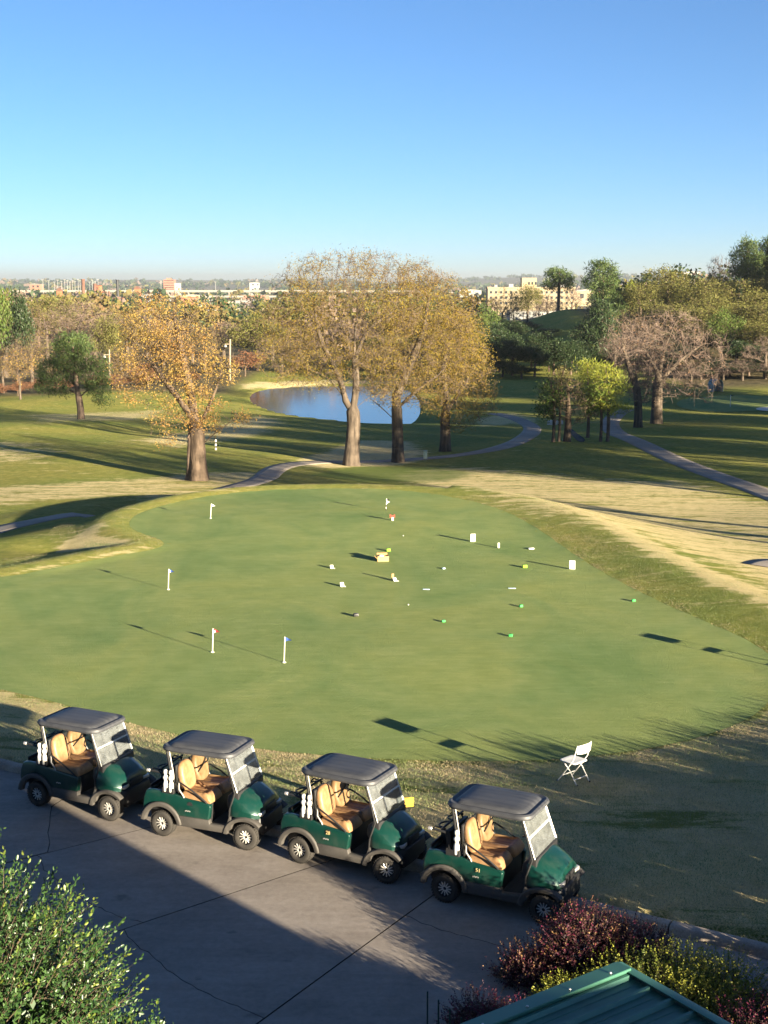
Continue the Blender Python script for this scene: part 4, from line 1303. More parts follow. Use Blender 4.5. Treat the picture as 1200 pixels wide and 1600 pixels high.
        m.lathe([(.126, .06), (.134, .08), (.126, .10), (.112, .085), (.112, .05)], (0, 0, 0), 'Y', 28)
        m.lathe([(.0, .074), (.03, .074), (.036, .06), (.036, .03)], (0, 0, 0), 'Y', 14)
        for k in range(12):
            a = 2 * math.pi * k / 12
            d = Vector((math.cos(a), 0, math.sin(a))); tg = Vector((-math.sin(a), 0, math.cos(a)))
            m.obox(d * .072 + Vector((0, -.064, 0)), d * .044, tg * (.0085), Vector((0, .010, 0)))
        m.build('rim', M['silver'], wh, .002, 1)
        MB().lathe([(.0, .03), (.115, .03), (.115, -.05), (0, -.05)], (0, 0, 0), 'Y', 24).build('hub', M['black'], wh)
    # script emblem under the number
    m = MB()
    for k in range(5):
        m.obox((.50 + k * .022, -.609, .545 + .006 * (k % 2)), (.008, 0, .003), (0, .002, 0), (-.002, 0, .010))
    m.build('emblem', M['steel'], c)
    return c

cart0 = make_cart()
CARTS = [((56, 1258), (177, 1283), 'rearmost green golf cart of the row, with its lower half in shade', None),
         ((252, 1305), (388, 1328), 'second green golf cart of the row, round dark badge on its side', 'badge'),
         ((464, 1347), (609, 1381), 'third green golf cart of the row, in front of the yellow sign', '28'),
         ((693, 1409), (852, 1444), 'front green golf cart of the row, with its wheel behind the purple bush', '51')]
cart_objs = []
for k, (ra, fa, lab, num) in enumerate(CARTS):
    a = np.array(P(*ra)[:2]); b = np.array(P(*fa)[:2])
    h = (b - a); ang = math.atan2(h[1], h[0])
    o = cart0 if k == 0 else copy_tree(cart0)
    mid_ = (a + b) / 2; left = np.array([-math.sin(ang), math.cos(ang)]); fw = np.array([math.cos(ang), math.sin(ang)])
    org = mid_ + left * .47 - fw * WB * .955 / 2
    o.scale = (.955, .865, .97)
    o.location = (org[0], org[1], 0.004); o.rotation_euler = (0, 0, ang)
    for ch in o.children:
        if ch.name.startswith('wheel') and ch.location.x > 1: ch.rotation_euler.z += (-.06, .05, .22, -.02)[k]
    tag(o, lab, 'golf cart', 'golf carts parked along the kerb')
    cart_objs.append(o)
bpy.context.view_layer.update()
side_y = -.592
for o, num in zip(cart_objs, [c[3] for c in CARTS]):
    if num is None: continue
    if num in ('28', '51'):
        d = link('number_badge', text_mesh(num, .085, M['gold_print'], 'number_badge', .004), o, (.58, side_y - .009, .655), (math.pi / 2 - .05, 0, 0))
    if num in ('badge', '28'):
        m = MB(); m.lathe([(.0, .0), (.055, .0), (.055, .008), (0, .008)], (.58, side_y + .004, .655), 'Y', 20)
        m.build('badge_plate', M['black'], o)
# white sand bottles standing in the holders
prof = [(.0, 0), (.040, 0), (.044, .02), (.044, .13), (.036, .16), (.026, .185), (.034, .205), (.046, .23), (.046, .255), (.030, .275), (.018, .285), (.026, .30), (.036, .325), (.034, .36), (.020, .378), (0, .38)]
bt = MB().lathe(prof, n=16).build('sand_bottle', M['white'], None, smooth=True, angle=50)
bme = bt.data; bpy.data.objects.remove(bt)
names = ['rearmost', 'second', 'third', 'front']
for o, nm in zip(cart_objs, names):
    for k, x in enumerate((.08, .19)):
        if nm == 'front' and k == 0: continue
        b = link('sand_bottle', bme, None, o.matrix_world @ Vector((x, -.543, .831)), (0, 0, .4))
        tag(b, ('white sand bottle beside the seat of the %s golf cart' % nm) if nm == 'front' else
            ('white sand bottle on the %s golf cart, the one %s' % (nm, 'farther from the seat' if k == 0 else 'next to the seat')), 'bottle', 'sand bottles on the golf carts')

# ------------------------------------------------------------------ things on the green
def gp(px, py):
    x, y, _ = P(px, py, ZG)
    return (x, y, float(ground(x, y)) + .007)

M['flag_blue'] = simple('blue_flag_cloth', (.015, .05, .22), .8)
M['flag_red'] = simple('red_flag_cloth', (.30, .015, .02), .8)
M['flag_white'] = simple('white_flag_cloth', (.75, .74, .70), .8)
M['stick'] = simple('white_flagstick', (.80, .77, .66), .45, 0, .4, .05)
M['flag_black'] = simple('black_flag_cloth', (.02, .02, .022), .8)
def flag_mesh(h, l, drop, name, mat, parent, mark=None):
    n = 9; v = []; f = []
    for i in range(n):
        u = i / (n - 1)
        for j in range(2):
            v.append((l * u * .8, .045 * math.sin(u * 4.2) * u ** .5, h - drop * u * .75 - (0 if j == 0 else (.125 * (1 - u * .9)))))
    f = [(2 * i, 2 * i + 1, 2 * i + 3, 2 * i + 2) for i in range(n - 1)]
    v2 = [(x, y + .003, z) for x, y, z in v]
    m = MB().add(v, f).add(v2, [q[::-1] for q in f])
    o = m.build(name, mat, parent, smooth=True)
    if mark:
        m = MB(); m.obox((l * .22, -.028, h - .075), (.012, -.003, -.004), (0, .003, 0), (.004, 0, .03)); m.build('mark', mark, o)
    return o
def putting_flag(px, py, top, lean, mat, label, mark=None):
    x, y, z = gp(px, py)
    hh = ztop(top, y) - z
    o = empty('putting_flag', (x, y, z), 0, label, 'flag', 'flagsticks on the putting green')
    o.rotation_euler = (0, math.radians(lean), .2)
    MB().tube([(0, 0, -.05), (0, 0, hh)], .0125, 8).build('stick', M['stick'], o, smooth=True)
    MB().lathe([(0, 0), (.05, 0), (.05, .012), (.02, .016), (0, .016)], n=16).build('cup', M['stick'], o)
    flag_mesh(hh - .005, .21, .10, 'flag', mat, o, mark)
putting_flag(444, 1038, 995, 2, M['flag_blue'], 'blue flag on a white stick nearest the carts')
putting_flag(332, 1022, 982, 2.5, M['flag_red'], 'red flag on a white stick, beside the nearest blue one', M['flag_white'])
putting_flag(263, 922, 889, 2.5, M['flag_blue'], 'blue flag with a white mark on the left side of the green', M['flag_white'])
putting_flag(329, 811, 787, 4, M['flag_white'], 'white flag at the back left of the green below the golden oak')
x, y, z = gp(603, 800)
o = empty('putting_flag', (x, y, z), 0, 'black and white flag on a striped stick at the back of the green', 'flag', 'flagsticks on the putting green')
o.rotation_euler = (0, math.radians(3), .1)
hh = ztop(779, y) - z
for k in range(6):
    MB().tube([(0, 0, hh * k / 6 + .002), (0, 0, hh * (k + 1) / 6)], .013, 7).build('stick_band', M['stick'] if k % 2 else M['flag_black'], o, smooth=True)
flag_mesh(hh, .16, .05, 'flag', M['flag_black'], o); f2 = flag_mesh(hh - .1, .2, .04, 'flag', M['flag_white'], o)

M['card'] = simple('cardboard', (.42, .26, .115), .85, 0, .2, .12)
M['lime'] = simple('lime_foam', (.24, .50, .03), .7, 0, .3, .1)
M['lime2'] = simple('green_foam', (.05, .42, .09), .7, 0, .3, .1)
M['palesky'] = simple('pale_blue_plastic', (.42, .56, .66), .5, 0, .4, .08)
M['paper'] = simple('white_card', (.66, .64, .59), .8, 0, .2, .05)
M['ink'] = simple('grey_print', (.22, .22, .22), .8)
def item(name, px, py, rz=0.0):
    x, y, z = gp(px, py)
    return empty(name, (x, y, z), rz)
# cardboard box with the flaps open
o = item('cardboard_box', 598, 875, .12); tag(o, 'open cardboard box lying in the middle of the green', 'box')
m = MB(); t_ = .012; w, d, h = .20, .15, .19
m.box(-w, w, -d, d, 0, t_); m.box(-w, w, -d, -d + t_, t_, h); m.box(-w, w, d - t_, d, t_, h); m.box(-w, -w + t_, -d + t_, d - t_, t_, h); m.box(w - t_, w, -d + t_, d - t_, t_, h)
m.build('carton', M['card'], o)
m = MB(); m.obox((-w - .05, 0, h - .045), (.05, 0, -.045), (0, d * .95, 0), (.004, 0, .004)); m.build('flap', M['card'], o)
m = MB(); m.obox((0, d + .05, h + .02), (w * .95, 0, 0), (0, .05, .03), (0, -.003, .005)); m.build('flap', M['card'], o)
x, y, z = o.location
m = MB(); pr = [(0, -.10), (.06, -.09), (.105, -.04), (.115, .0), (.10, .05), (.06, .09), (0, .10)]; m.lathe([(r * (1 + .06 * math.sin(i * 2.1)), hh_) for i, (r, hh_) in enumerate(pr)], n=14)
b = m.build('paper_bundle', M['paper'], None, smooth=True, angle=80); b.location = (x - .06, y + .03, z + .115); tag(b, 'white crumpled paper ball inside the cardboard box', 'paper')
# tented white cards
def tent(px, py, w, h, d, rz, label, extra=None):
    o = item('tented_card', px, py, rz); tag(o, label, 'card', 'white tented cards on the green')
    m = MB(); m.obox((0, -d * .5, h * .5), (w, 0, 0), (0, d * .5, h * .5), (0, .003, -.002)); m.build('front_leaf', M['paper'], o)
    m = MB(); m.obox((.01, d * .42, h * .45), (w * .95, 0, 0), (0, -d * .42, h * .45), (0, .003, .002)); m.build('back_leaf', M['paper'], o)
    m = MB(); m.obox((w * .9, -d * .9, .01), (w * .8, -.03, 0), (.02, d * .5, 0), (0, 0, .006)); m.build('base_leaf', M['paper'], o)
    return o
tent(518, 887, .055, .11, .07, .3, 'white folded card farther from the carts, left of the cardboard box')
tent(534, 916, .06, .13, .08, .35, 'white folded card nearer the carts, left of the box')
o = tent(616, 907, .06, .10, .10, .5, 'white folded card with a tan block standing behind it')
x, y, z = o.location
m = MB().box(-.04, .04, -.03, .03, 0, .22); b = m.build('tan_block', M['card'], None, .006); b.location = (x - .05, y + .12, z); tag(b, 'small tan block standing behind a white folded card', 'block')
def block(name, px, py, sx, sy, sz, mat, label, rz=.15, cat='block', group=None, bev=.008, lid=None):
    o = item(name, px, py, rz)
    m = MB().box(-sx, sx, -sy, sy, 0.002, sz)
    b = m.build(name, mat, None, bev); b.location = o.location; b.rotation_euler = o.rotation_euler
    bpy.data.objects.remove(o)
    b.name = name
    tag(b, label, cat, group)
    if lid:
        m = MB(); m.box(sx - .012, sx + .003, -sy * .8, sy * .8, sz * .15, sz * .8); m.build('face_label', lid, b)
    return b
gb = 'coloured blocks scattered over the green'
block('lime_block', 607, 860, .07, .05, .10, M['lime'], 'lime yellow block behind the cardboard box', group=gb)
block('lime_block', 820, 886, .075, .05, .10, M['lime'], 'lime block between the two white sign boards', group=gb)
block('green_block', 814, 948, .05, .045, .07, M['lime2'], 'green block straight below the pale blue strip on the right', .3, group=gb)
block('green_block', 693, 973, .05, .04, .06, M['lime2'], 'green block nearest the middle of the green', .2, group=gb)
block('green_block', 798, 996, .05, .045, .07, M['lime2'], 'green block nearest the carts', -.3, group=gb)
block('green_block', 990, 939, .05, .045, .07, M['lime2'], 'green block alone near the right edge of the green', .1, group=gb)
block('black_block', 556, 964, .07, .055, .09, M['black'], 'black block with a pale face in the middle of the green', .25, lid=M['paper'])
block('grey_block', 693, 888, .05, .05, .045, M['palesky'], 'small grey block behind the pale blue strip', .4)
block('blue_strip', 666, 921, .11, .03, .02, M['palesky'], 'pale blue strip lying left of the lime block', -.15, 'strip', 'pale blue strips on the green', .004)
block('blue_strip', 800, 919, .12, .03, .02, M['palesky'], 'pale blue strip lying right of the middle of the green', -.15, 'strip', 'pale blue strips on the green', .004)
block('white_slab', 830, 857, .10, .06, .05, M['paper'], 'flat white slab beyond the right sign board', .15, 'slab')
block('white_post', 779, 855, .035, .03, .19, M['stick'], 'short white post between the sign board and the slab', .1, 'post')
M['ball'] = simple('golf_ball', (.5, .5, .48), .4)
for px_, py_, lb in ((630, 838, 'golf ball lying behind the lime block and cardboard box'), (638, 946, 'golf ball lying between the black block and the pale blue strip')):
    x, y, z = gp(px_, py_); b = MB().lathe([(0, -.0213), (.0107, -.0184), (.0184, -.0107), (.0213, 0), (.0184, .0107), (.0107, .0184), (0, .0213)], n=12).build('golf_ball', M['ball'], None, smooth=True, angle=80)
    b.location = (x, y, z + .0213); tag(b, lb, 'golf ball')
def sign(px, py, w, h, rz, label):
    o = item('sign_board', px, py, rz); tag(o, label, 'sign', 'white sign boards on the green')
    MB().obox((0, 0, h / 2 + .01), (w, 0, 0), (0, .012, .002), (0, -.02, h / 2)).build('board', M['paper'], o, .003, 1)
    m = MB()
    for k in range(3): m.obox((-.01 * k, -.014 - .012 * (k * .28 - .4), h * (.80 - k * .14)), (w * (.62 - .1 * k), 0, 0), (0, .002, 0), (0, -.001, .010))
    m.build('print_lines', M['ink'], o)
    m = MB(); m.lathe([(0, 0), (.030, 0), (.030, .004), (0, .004)], (.0, -.003, h * .25), 'Y', 12); m.build('print_spot', M['ink'], o)
    MB().tube([(0, .02, .01), (0, .12, 0.0), (0, .02, h * .7)], .008, 5).build('prop_leg', M['steel'], o)
sign(739, 846, .095, .30, .1, 'white sign board at the back of the green left of the post')
sign(894, 889, .10, .31, -.25, 'white sign board near the right edge of the green')
# little red topped peg
o = item('marker_peg', 613, 815, 0); tag(o, 'white peg with a crossed red top at the back of the green', 'peg')
MB().lathe([(0, 0), (.055, 0), (.055, .13), (0, .13)], n=12).build('peg', M['paper'], o, smooth=True, angle=40)
M['red'] = simple('red_paint', (.34, .05, .03), .5)
m = MB(); m.obox((0, 0, .18), (.11, 0, .05), (0, .025, 0), (-.01, 0, .02)); m.obox((0, .01, .18), (.11, 0, -.05), (0, .025, 0), (.01, 0, .02)); m.build('crosspiece', M['red'], o)

# ------------------------------------------------------------------ folding chairs
M['chair_white'] = simple('white_chair_plastic', (.70, .69, .64), .45, 0, .4, .05)
M['chair_tube'] = simple('white_enamel_tube', (.70, .68, .62), .4, 0, .5, .08)
def make_chair():
    c = empty('folding_chair')
    for s in (-1, 1):
        MB().tube([(s * .215, -.235, 0), (s * .215, .02, .33), (s * .215, .15, .52), (s * .21, .235, .80), (s * .20, .24, .825)], .011, 7).build('front_leg', M['chair_tube'], c, smooth=True)
        MB().tube([(s * .19, .24, 0), (s * .19, .05, .27), (s * .19, -.14, .44)], .010, 7).build('rear_leg', M['chair_tube'], c, smooth=True)
        MB().lathe([(0, -.0), (.016, 0), (.016, .03), (0, .03)], (s * .215, -.235, 0), n=8).build('foot', M['black'], c)
        MB().lathe([(0, -.0), (.016, 0), (.016, .03), (0, .03)], (s * .19, .24, 0), n=8).build('foot', M['black'], c)
    MB().tube([(-.215, -.13, .136), (.215, -.13, .136)], .008, 6).build('stretcher', M['chair_tube'], c, smooth=True)
    MB().tube([(-.19, .16, .114), (.19, .16, .114)], .008, 6).build('stretcher', M['chair_tube'], c, smooth=True)
    m = MB(); m.rings([rrect(0, -.02, .205, .20, .06, z - .02) for z in (.44, .452)] + [rrect(0, -.02, .195, .19, .055, .443), rrect(0, -.02, .12, .11, .04, .436)])
    m.build('seat', M['chair_white'], c, .006, 2)
    m = MB(); R = []
    for j in range(9):
        u = -1 + 2 * j / 8
        y = .225 - .045 * (1 - u * u) * -1
        hh = .085 + .012 * (1 - u * u)
        R.append([(u * .205, y - .008, .735 - hh), (u * .205, y + .008, .735 - hh), (u * .205, y + .026, .735 + hh), (u * .205, y + .012, .735 + hh)])
    m.rings(R); m.build('back', M['chair_white'], c, .006, 2)
    return c
ch = make_chair()
x, y, _ = P(897, 1203, -.08)
ch.location = (x, y, float(ground(x, y)) + .005); ch.rotation_euler = (0, 0, math.radians(-137))
tag(ch, 'white folding chair standing on the bank in front of the green', 'chair', 'white folding chairs')
c2 = copy_tree(ch); x, y = 11.0, 33.2; c2.location = (x, y, float(ground(x, y)) + .005); c2.rotation_euler = (0, 0, math.radians(-137))
tag(c2, 'white folding chair outside the photo whose shadow falls on the right of the green', 'chair', 'white folding chairs')

# ------------------------------------------------------------------ yellow sign behind the third cart
M['sign_yellow'] = simple('yellow_sign_paint', (.50, .29, .015), .5, 0, .4, .08)
x, y, _ = P(636, 1282, .05); z = float(ground(x, y))
o = empty('lawn_sign', (x, y, z), .25, 'small yellow sign with black lettering behind the third cart', 'sign')
zt_ = ztop(1246, y) - z
MB().obox((0, 0, zt_ - .09), (.12, 0, 0), (0, .006, 0), (0, 0, .085)).build('plate', M['sign_yellow'], o, .004, 1)
MB().tube([(-.0, .01, -.1), (-.0, .01, zt_ - .02)], .008, 6).build('stake', M['black'], o)
M['black_print'] = simple('black_lettering', (.015, .015, .015), .6)
link('lettering', text_mesh('No', .09, M['black_print'], 'lettering', .001), o, (0, -.0085, zt_ - .055), (math.pi / 2, 0, 0))
link('lettering', text_mesh('Chipping', .066, M['black_print'], 'lettering', .001), o, (0, -.0085, zt_ - .125), (math.pi / 2, 0, 0))
# ------------------------------------------------------------------ woods: a few grown trees, copied with their own size and turn
def variant(seed, h, w, fork, natt, r, tip, leafm, n_leaf, leaf, spread_, n_twig, twig, twm, bark, kind='oak', lobes=None, cut=.10):
    rg = np.random.default_rng(seed)
    L = []
    if lobes is None:
        for k in range(9):
            a = rg.random() * 6.28; q = rg.random() ** .5 * .55
            L.append((math.cos(a) * q * w / 2, math.sin(a) * q * w / 2, h * (.48 + .34 * rg.random() * (1 - q * .5)), w * (.20 + .10 * rg.random()), w * (.20 + .10 * rg.random()), h * (.13 + .08 * rg.random())))
        L.append((0, 0, h * .82, w * .2, w * .2, h * .17))
    else:
        L = lobes
    tr = [(0, 0, -.6), (.05, 0, h * .1), (.1, .1, h * fork), (0, 0, h * (fork + .18))]
    if kind == 'pine':
        t = Tree(seed).grow([tr + [(0, .1, h * .85)]], L, natt, h * .06, h * .4, h * .075, shell=.3).radii(r, tip)
        return tree_meshes('pine', t, cut, bark, [(*needles(t.r, t.outer(tip * 1.5), n_leaf, leaf, leaf * .09), 1)], [M['twig'], leafm], .3, .6, .03)
    t = Tree(seed).grow([tr], L, natt, h * .045, h * .35, h * .07, shell=.3).radii(r, tip)
    parts = []
    o = t.outer(tip * 1.6)
    if n_twig: parts.append((*twigs(t.r, o, n_twig, twig, .022), 0))
    if n_leaf: parts.append((*leaves(t.r, o, n_leaf, spread_, leaf, .6), 1))
    return tree_meshes('oak', t, cut, bark, parts, [twm, leafm], .3, .6, .03)
HV, WV = 14.0, 13.0
VAR = {
    'bud': [variant(200 + k, HV, WV, .22, 650, .38, .024, M['leaf_bud'], 5, .30, .45, 5, 1.0, M['twig'], M['bark_pale']) for k in range(2)],
    'olive': [variant(210 + k, HV, WV, .20, 600, .36, .026, M['leaf_olive'], 17, .36, .58, 2, .9, M['twig'], M['bark_oak']) for k in range(2)],
    'spring': [variant(220, HV, WV, .2, 560, .34, .026, M['leaf_spring'], 15, .42, .55, 1, .8, M['twig'], M['bark_oak'])],
    'bare': [variant(230 + k, HV, WV, .2, 650, .42, .026, M['leaf_brown'], 1, .25, .4, 8, 1.3, M['twig_grey'], M['bark_pale'], cut=.07) for k in range(2)],
    'dark': [variant(240 + k, HV, WV, .12, 560, .34, .028, M['leaf_dark'], 26, .42, .65, 0, .8, M['twig'], M['bark_dark']) for k in range(2)],
    'gold': [variant(250, HV, WV, .14, 600, .30, .024, M['leaf_gold'], 4, .32, .45, 6, 1.1, M['twig'], M['bark_pale'])],
    'rust': [variant(260, HV, WV, .06, 420, .25, .026, M['leaf_red'], 8, .5, .6, 4, 1.0, M['twig'], M['bark_oak'])],
    'yellow': [variant(270, HV, WV, .16, 480, .3, .026, M['leaf_yellow'], 15, .42, .5, 1, .8, M['twig'], M['bark_oak'])],
}
rw = np.random.default_rng(99)
LAB = {'bud': 'budding brown tree', 'olive': 'olive green tree', 'spring': 'bright spring green tree', 'bare': 'leafless grey brown tree', 'dark': 'dark evergreen tree',
       'gold': 'golden budding tree', 'rust': 'rust red tree', 'yellow': 'yellow green tree'}
def wood_tree(kind, px, D, top, wpx, label, group, name=None):
    z0 = float(ground(wx(px, D, -5), D)); x = wx(px, D, z0); z0 = float(ground(x, D))
    hh = max(2.0, ztop(top, D) - z0)
    m = (D * math.cos(PITCH) + (H - z0) * math.sin(PITCH)) / F
    sw = wpx * m / WV
    v = VAR[kind]
    return plant(name or 'tree', v[int(rw.integers(len(v)))], (x, D, z0), rw.random() * 6.28, (sw, sw * (.9 + .3 * rw.random()), hh / HV), label, 'tree', group)

G1 = 'trees of the wood behind the left fairway'
GL = {k: '%s in the wood behind the left fairway' % v for k, v in LAB.items()}
wood_tree('spring', -6, 178, 410, 70, 'bright green tree cut by the left edge of the photo', G1)
wood_tree('dark', 28, 196, 446, 52, 'dark evergreen tree at the far left of the skyline', G1)
wood_tree('gold', 32, 166, 540, 84, 'small golden budding tree at the left edge of the fairway', G1)
wood_tree('bare', 118, 215, 462, 170, 'broad leafless tree with pale limbs above the lone pine', G1)
wood_tree('olive', 172, 205, 492, 66, 'yellowish green tree right of the lone pine', G1)
wood_tree('rust', 232, 182, 566, 74, 'rusty brown tree with a short trunk behind the golden oak', G1)
for kind, px, D, top, w in [('bud', 75, 235, 466, 120), ('bare', 10, 210, 500, 120), ('bud', 50, 190, 520, 110), ('bud', 150, 245, 470, 130), ('olive', 95, 265, 458, 90), ('bud', 20, 250, 470, 100),
                            ('bud', 200, 225, 482, 110), ('bare', 255, 235, 488, 120), ('bud', 300, 260, 492, 110), ('bare', 135, 188, 545, 90), ('bud', 190, 190, 540, 80), ('bud', 90, 180, 560, 80),
                            ('bud', 320, 225, 512, 100), ('olive', 60, 285, 462, 90), ('bud', -30, 200, 490, 120), ('bare', 230, 275, 474, 110), ('bud', 5, 182, 556, 70)]:
    wood_tree(kind, px, D, top, w, GL[kind], G1)
G2 = 'shrubs along the foot of the left wood'
for px, D, top, w in [(-5, 172, 606, 60), (28, 176, 610, 46), (60, 180, 604, 50), (96, 176, 612, 44), (150, 178, 606, 46), (185, 182, 588, 60), (212, 184, 592, 48), (268, 186, 598, 52), (295, 190, 602, 50)]:
    wood_tree('rust', px, D, top, w, 'low rust red shrub along the foot of the left wood', G2, 'shrub')
G3 = 'trees on the far bank of the pond'
GP = {k: '%s on the far bank of the pond' % v for k, v in LAB.items()}
wood_tree('rust', 383, 208, 546, 66, 'rusty leaved small tree at the left end of the pond', G3)
wood_tree('olive', 402, 228, 490, 96, 'broad olive green tree over the left end of the pond', G3)
for kind, px, D, top, w in [('bud', 440, 222, 520, 100), ('bud', 480, 226, 530, 110), ('bare', 350, 240, 498, 90), ('bare', 425, 250, 492, 100), ('bud', 520, 230, 540, 110), ('bud', 470, 262, 496, 110),
                            ('bud', 560, 232, 536, 110), ('olive', 600, 240, 520, 100), ('bud', 640, 236, 526, 110), ('bare', 545, 270, 490, 110), ('bud', 690, 244, 510, 100), ('bud', 620, 285, 482, 110),
                            ('olive', 455, 224, 556, 80), ('bare', 500, 224, 566, 80), ('bud', 730, 262, 478, 100), ('dark', 535, 226, 572, 60), ('bud', 365, 212, 560, 60), ('olive', 660, 310, 470, 90), ('bud', 585, 222, 574, 70), ('bud', 655, 222, 570, 80)]:
    wood_tree(kind, px, D, top, w, GP[kind], G3)
G4 = 'trees round the dark knoll'
GK = {k: '%s at the foot of the dark knoll' % v for k, v in LAB.items()}
wood_tree('spring', 757, 262, 474, 66, 'bright green tree left of the grassy knoll', G4)
wood_tree('bud', 785, 330, 446, 56, 'budding tree in front of the left end of the beige building', G4)
wood_tree('olive', 824, 345, 442, 56, 'olive tree in front of the middle of the beige building', G4)
wood_tree('bare', 855, 350, 456, 50, 'leafless tree left of the umbrella shaped pine', G4)
wood_tree('bare', 893, 345, 446, 44, 'leafless tree right of the umbrella shaped pine', G4)
for kind, px, D, top, w in [('dark', 800, 214, 524, 66), ('dark', 835, 212, 536, 64), ('dark', 865, 216, 526, 64), ('dark', 892, 214, 540, 60), ('dark', 780, 226, 512, 66), ('dark', 850, 232, 516, 60), ('dark', 795, 275, 498, 60), ('dark', 822, 285, 500, 50), ('dark', 850, 268, 530, 56), ('dark', 832, 258, 545, 60), ('bud', 772, 380, 458, 50), ('bud', 802, 390, 464, 46), ('bare', 842, 385, 462, 44), ('bud', 872, 400, 468, 46), ('dark', 768, 300, 486, 50), ('dark', 790, 285, 500, 50), ('dark', 745, 260, 500, 60), ('dark', 812, 260, 530, 60), ('dark', 845, 252, 552, 60), ('dark', 870, 246, 556, 60), ('dark', 775, 240, 500, 60), ('dark', 800, 232, 520, 70), ('dark', 765, 220, 540, 70), ('dark', 830, 225, 540, 70), ('dark', 858, 222, 548, 60), ('dark', 785, 212, 560, 70), ('dark', 900, 218, 530, 70), ('dark', 880, 212, 566, 60), ('dark', 815, 208, 574, 60), ('dark', 915, 240, 500, 60)]:
    wood_tree(kind, px, D, top, w, GK[kind], G4)
G5 = 'trees of the wooded hill on the right'
GR = {k: '%s on the wooded hill at the right' % v for k, v in LAB.items()}
wood_tree('yellow', 986, 270, 433, 40, 'small yellow bush tree beside the tall dark pine', G5)
wood_tree('spring', 1128, 222, 478, 66, 'bright green tree halfway up the wooded hill', G5)
wood_tree('bare', 1122, 300, 394, 52, 'leafless tree against the sky left of the layered pine', G5)
wood_tree('olive', 1042, 272, 412, 104, 'rounded olive tree forming the top of the wooded hill', G5)
for kind, px, D, top, w in [('olive', 1000, 265, 440, 80), ('olive', 1085, 262, 432, 96), ('olive', 1125, 270, 428, 96), ('olive', 1165, 265, 432, 100), ('olive', 1205, 270, 426, 100), ('bud', 975, 245, 482, 80), ('bud', 1000, 235, 490, 90),
                            ('olive', 1060, 240, 472, 96), ('olive', 1100, 236, 478, 90), ('olive', 1155, 236, 470, 100), ('olive', 1200, 232, 472, 100), ('dark', 1060, 228, 520, 80), ('dark', 1150, 212, 530, 80), ('dark', 1110, 206, 560, 70),
                            ('dark', 1190, 208, 540, 80), ('bare', 1195, 198, 520, 90), ('bare', 1160, 196, 560, 60), ('bud', 1080, 204, 560, 70), ('bare', 960, 215, 520, 80), ('olive', 1225, 215, 500, 90), ('dark', 1040, 214, 560, 70), ('bud', 1240, 200, 540, 90), ('dark', 1215, 196, 580, 70), ('bare', 1130, 198, 575, 50), ('dark', 990, 222, 560, 70), ('dark', 955, 226, 560, 60), ('dark', 1075, 218, 540, 76), ('dark', 1130, 226, 520, 76), ('olive', 1178, 222, 500, 90), ('dark', 1205, 214, 560, 80), ('dark', 1170, 203, 580, 66), ('dark', 1095, 199, 586, 60), ('olive', 1020, 248, 468, 90), ('dark', 1015, 226, 545, 70), ('olive', 1110, 248, 462, 96), ('olive', 1185, 250, 452, 100), ('bare', 1210, 194, 560, 70), ('bare', 1080, 196, 590, 50), ('dark', 1140, 202, 590, 60), ('dark', 1235, 204, 560, 80)]:
    wood_tree(kind, px, D, top, w, GR[kind], G5)
# trees right of the photo; their long shadows cross the fairway
G6 = 'trees outside the photo on the right'
for kind, x, D, hh, w in [('bare', 33, 40, 13, 9), ('bare', 38, 35, 12, 8), ('bare', 27, 44, 12, 7), ('dark', 42, 52, 12, 9), ('dark', 47, 58, 13, 10), ('dark', 52, 64, 14, 11), ('dark', 57, 70, 14, 11), ('dark', 62, 78, 15, 12), ('dark', 60, 90, 15, 12), ('dark', 66, 104, 15, 12), ('dark', 56, 150, 18, 13), ('dark', 62, 140, 18, 13), ('dark', 66, 158, 18, 13), ('dark', 74, 148, 18, 14), ('dark', 60, 168, 18, 13), ('dark', 78, 132, 18, 14), ('dark', 86, 255, 20, 15), ('dark', 94, 246, 20, 15), ('dark', 98, 264, 20, 15), ('dark', 106, 240, 20, 15), ('dark', 90, 272, 20, 15), ('bud', 44, 33, 14, 11), ('olive', 60, 44, 13, 12), ('olive', 72, 52, 14, 13), ('bud', 66, 34, 13, 12), ('olive', 80, 62, 14, 13), ('olive', 84, 78, 15, 14), ('olive', 70, 96, 14, 13), ('dark', 78, 110, 15, 14), ('dark', 64, 128, 15, 14), ('olive', 92, 95, 15, 14), ('dark', 86, 125, 16, 14)]:
    v = VAR[kind]; z0 = float(ground(x, D))
    plant('tree', v[int(rw.integers(len(v)))], (x, D, z0), rw.random() * 6.28, (w / WV, w / WV, hh / HV), '%s outside the photo beyond its right edge' % LAB[kind], 'tree', G6)

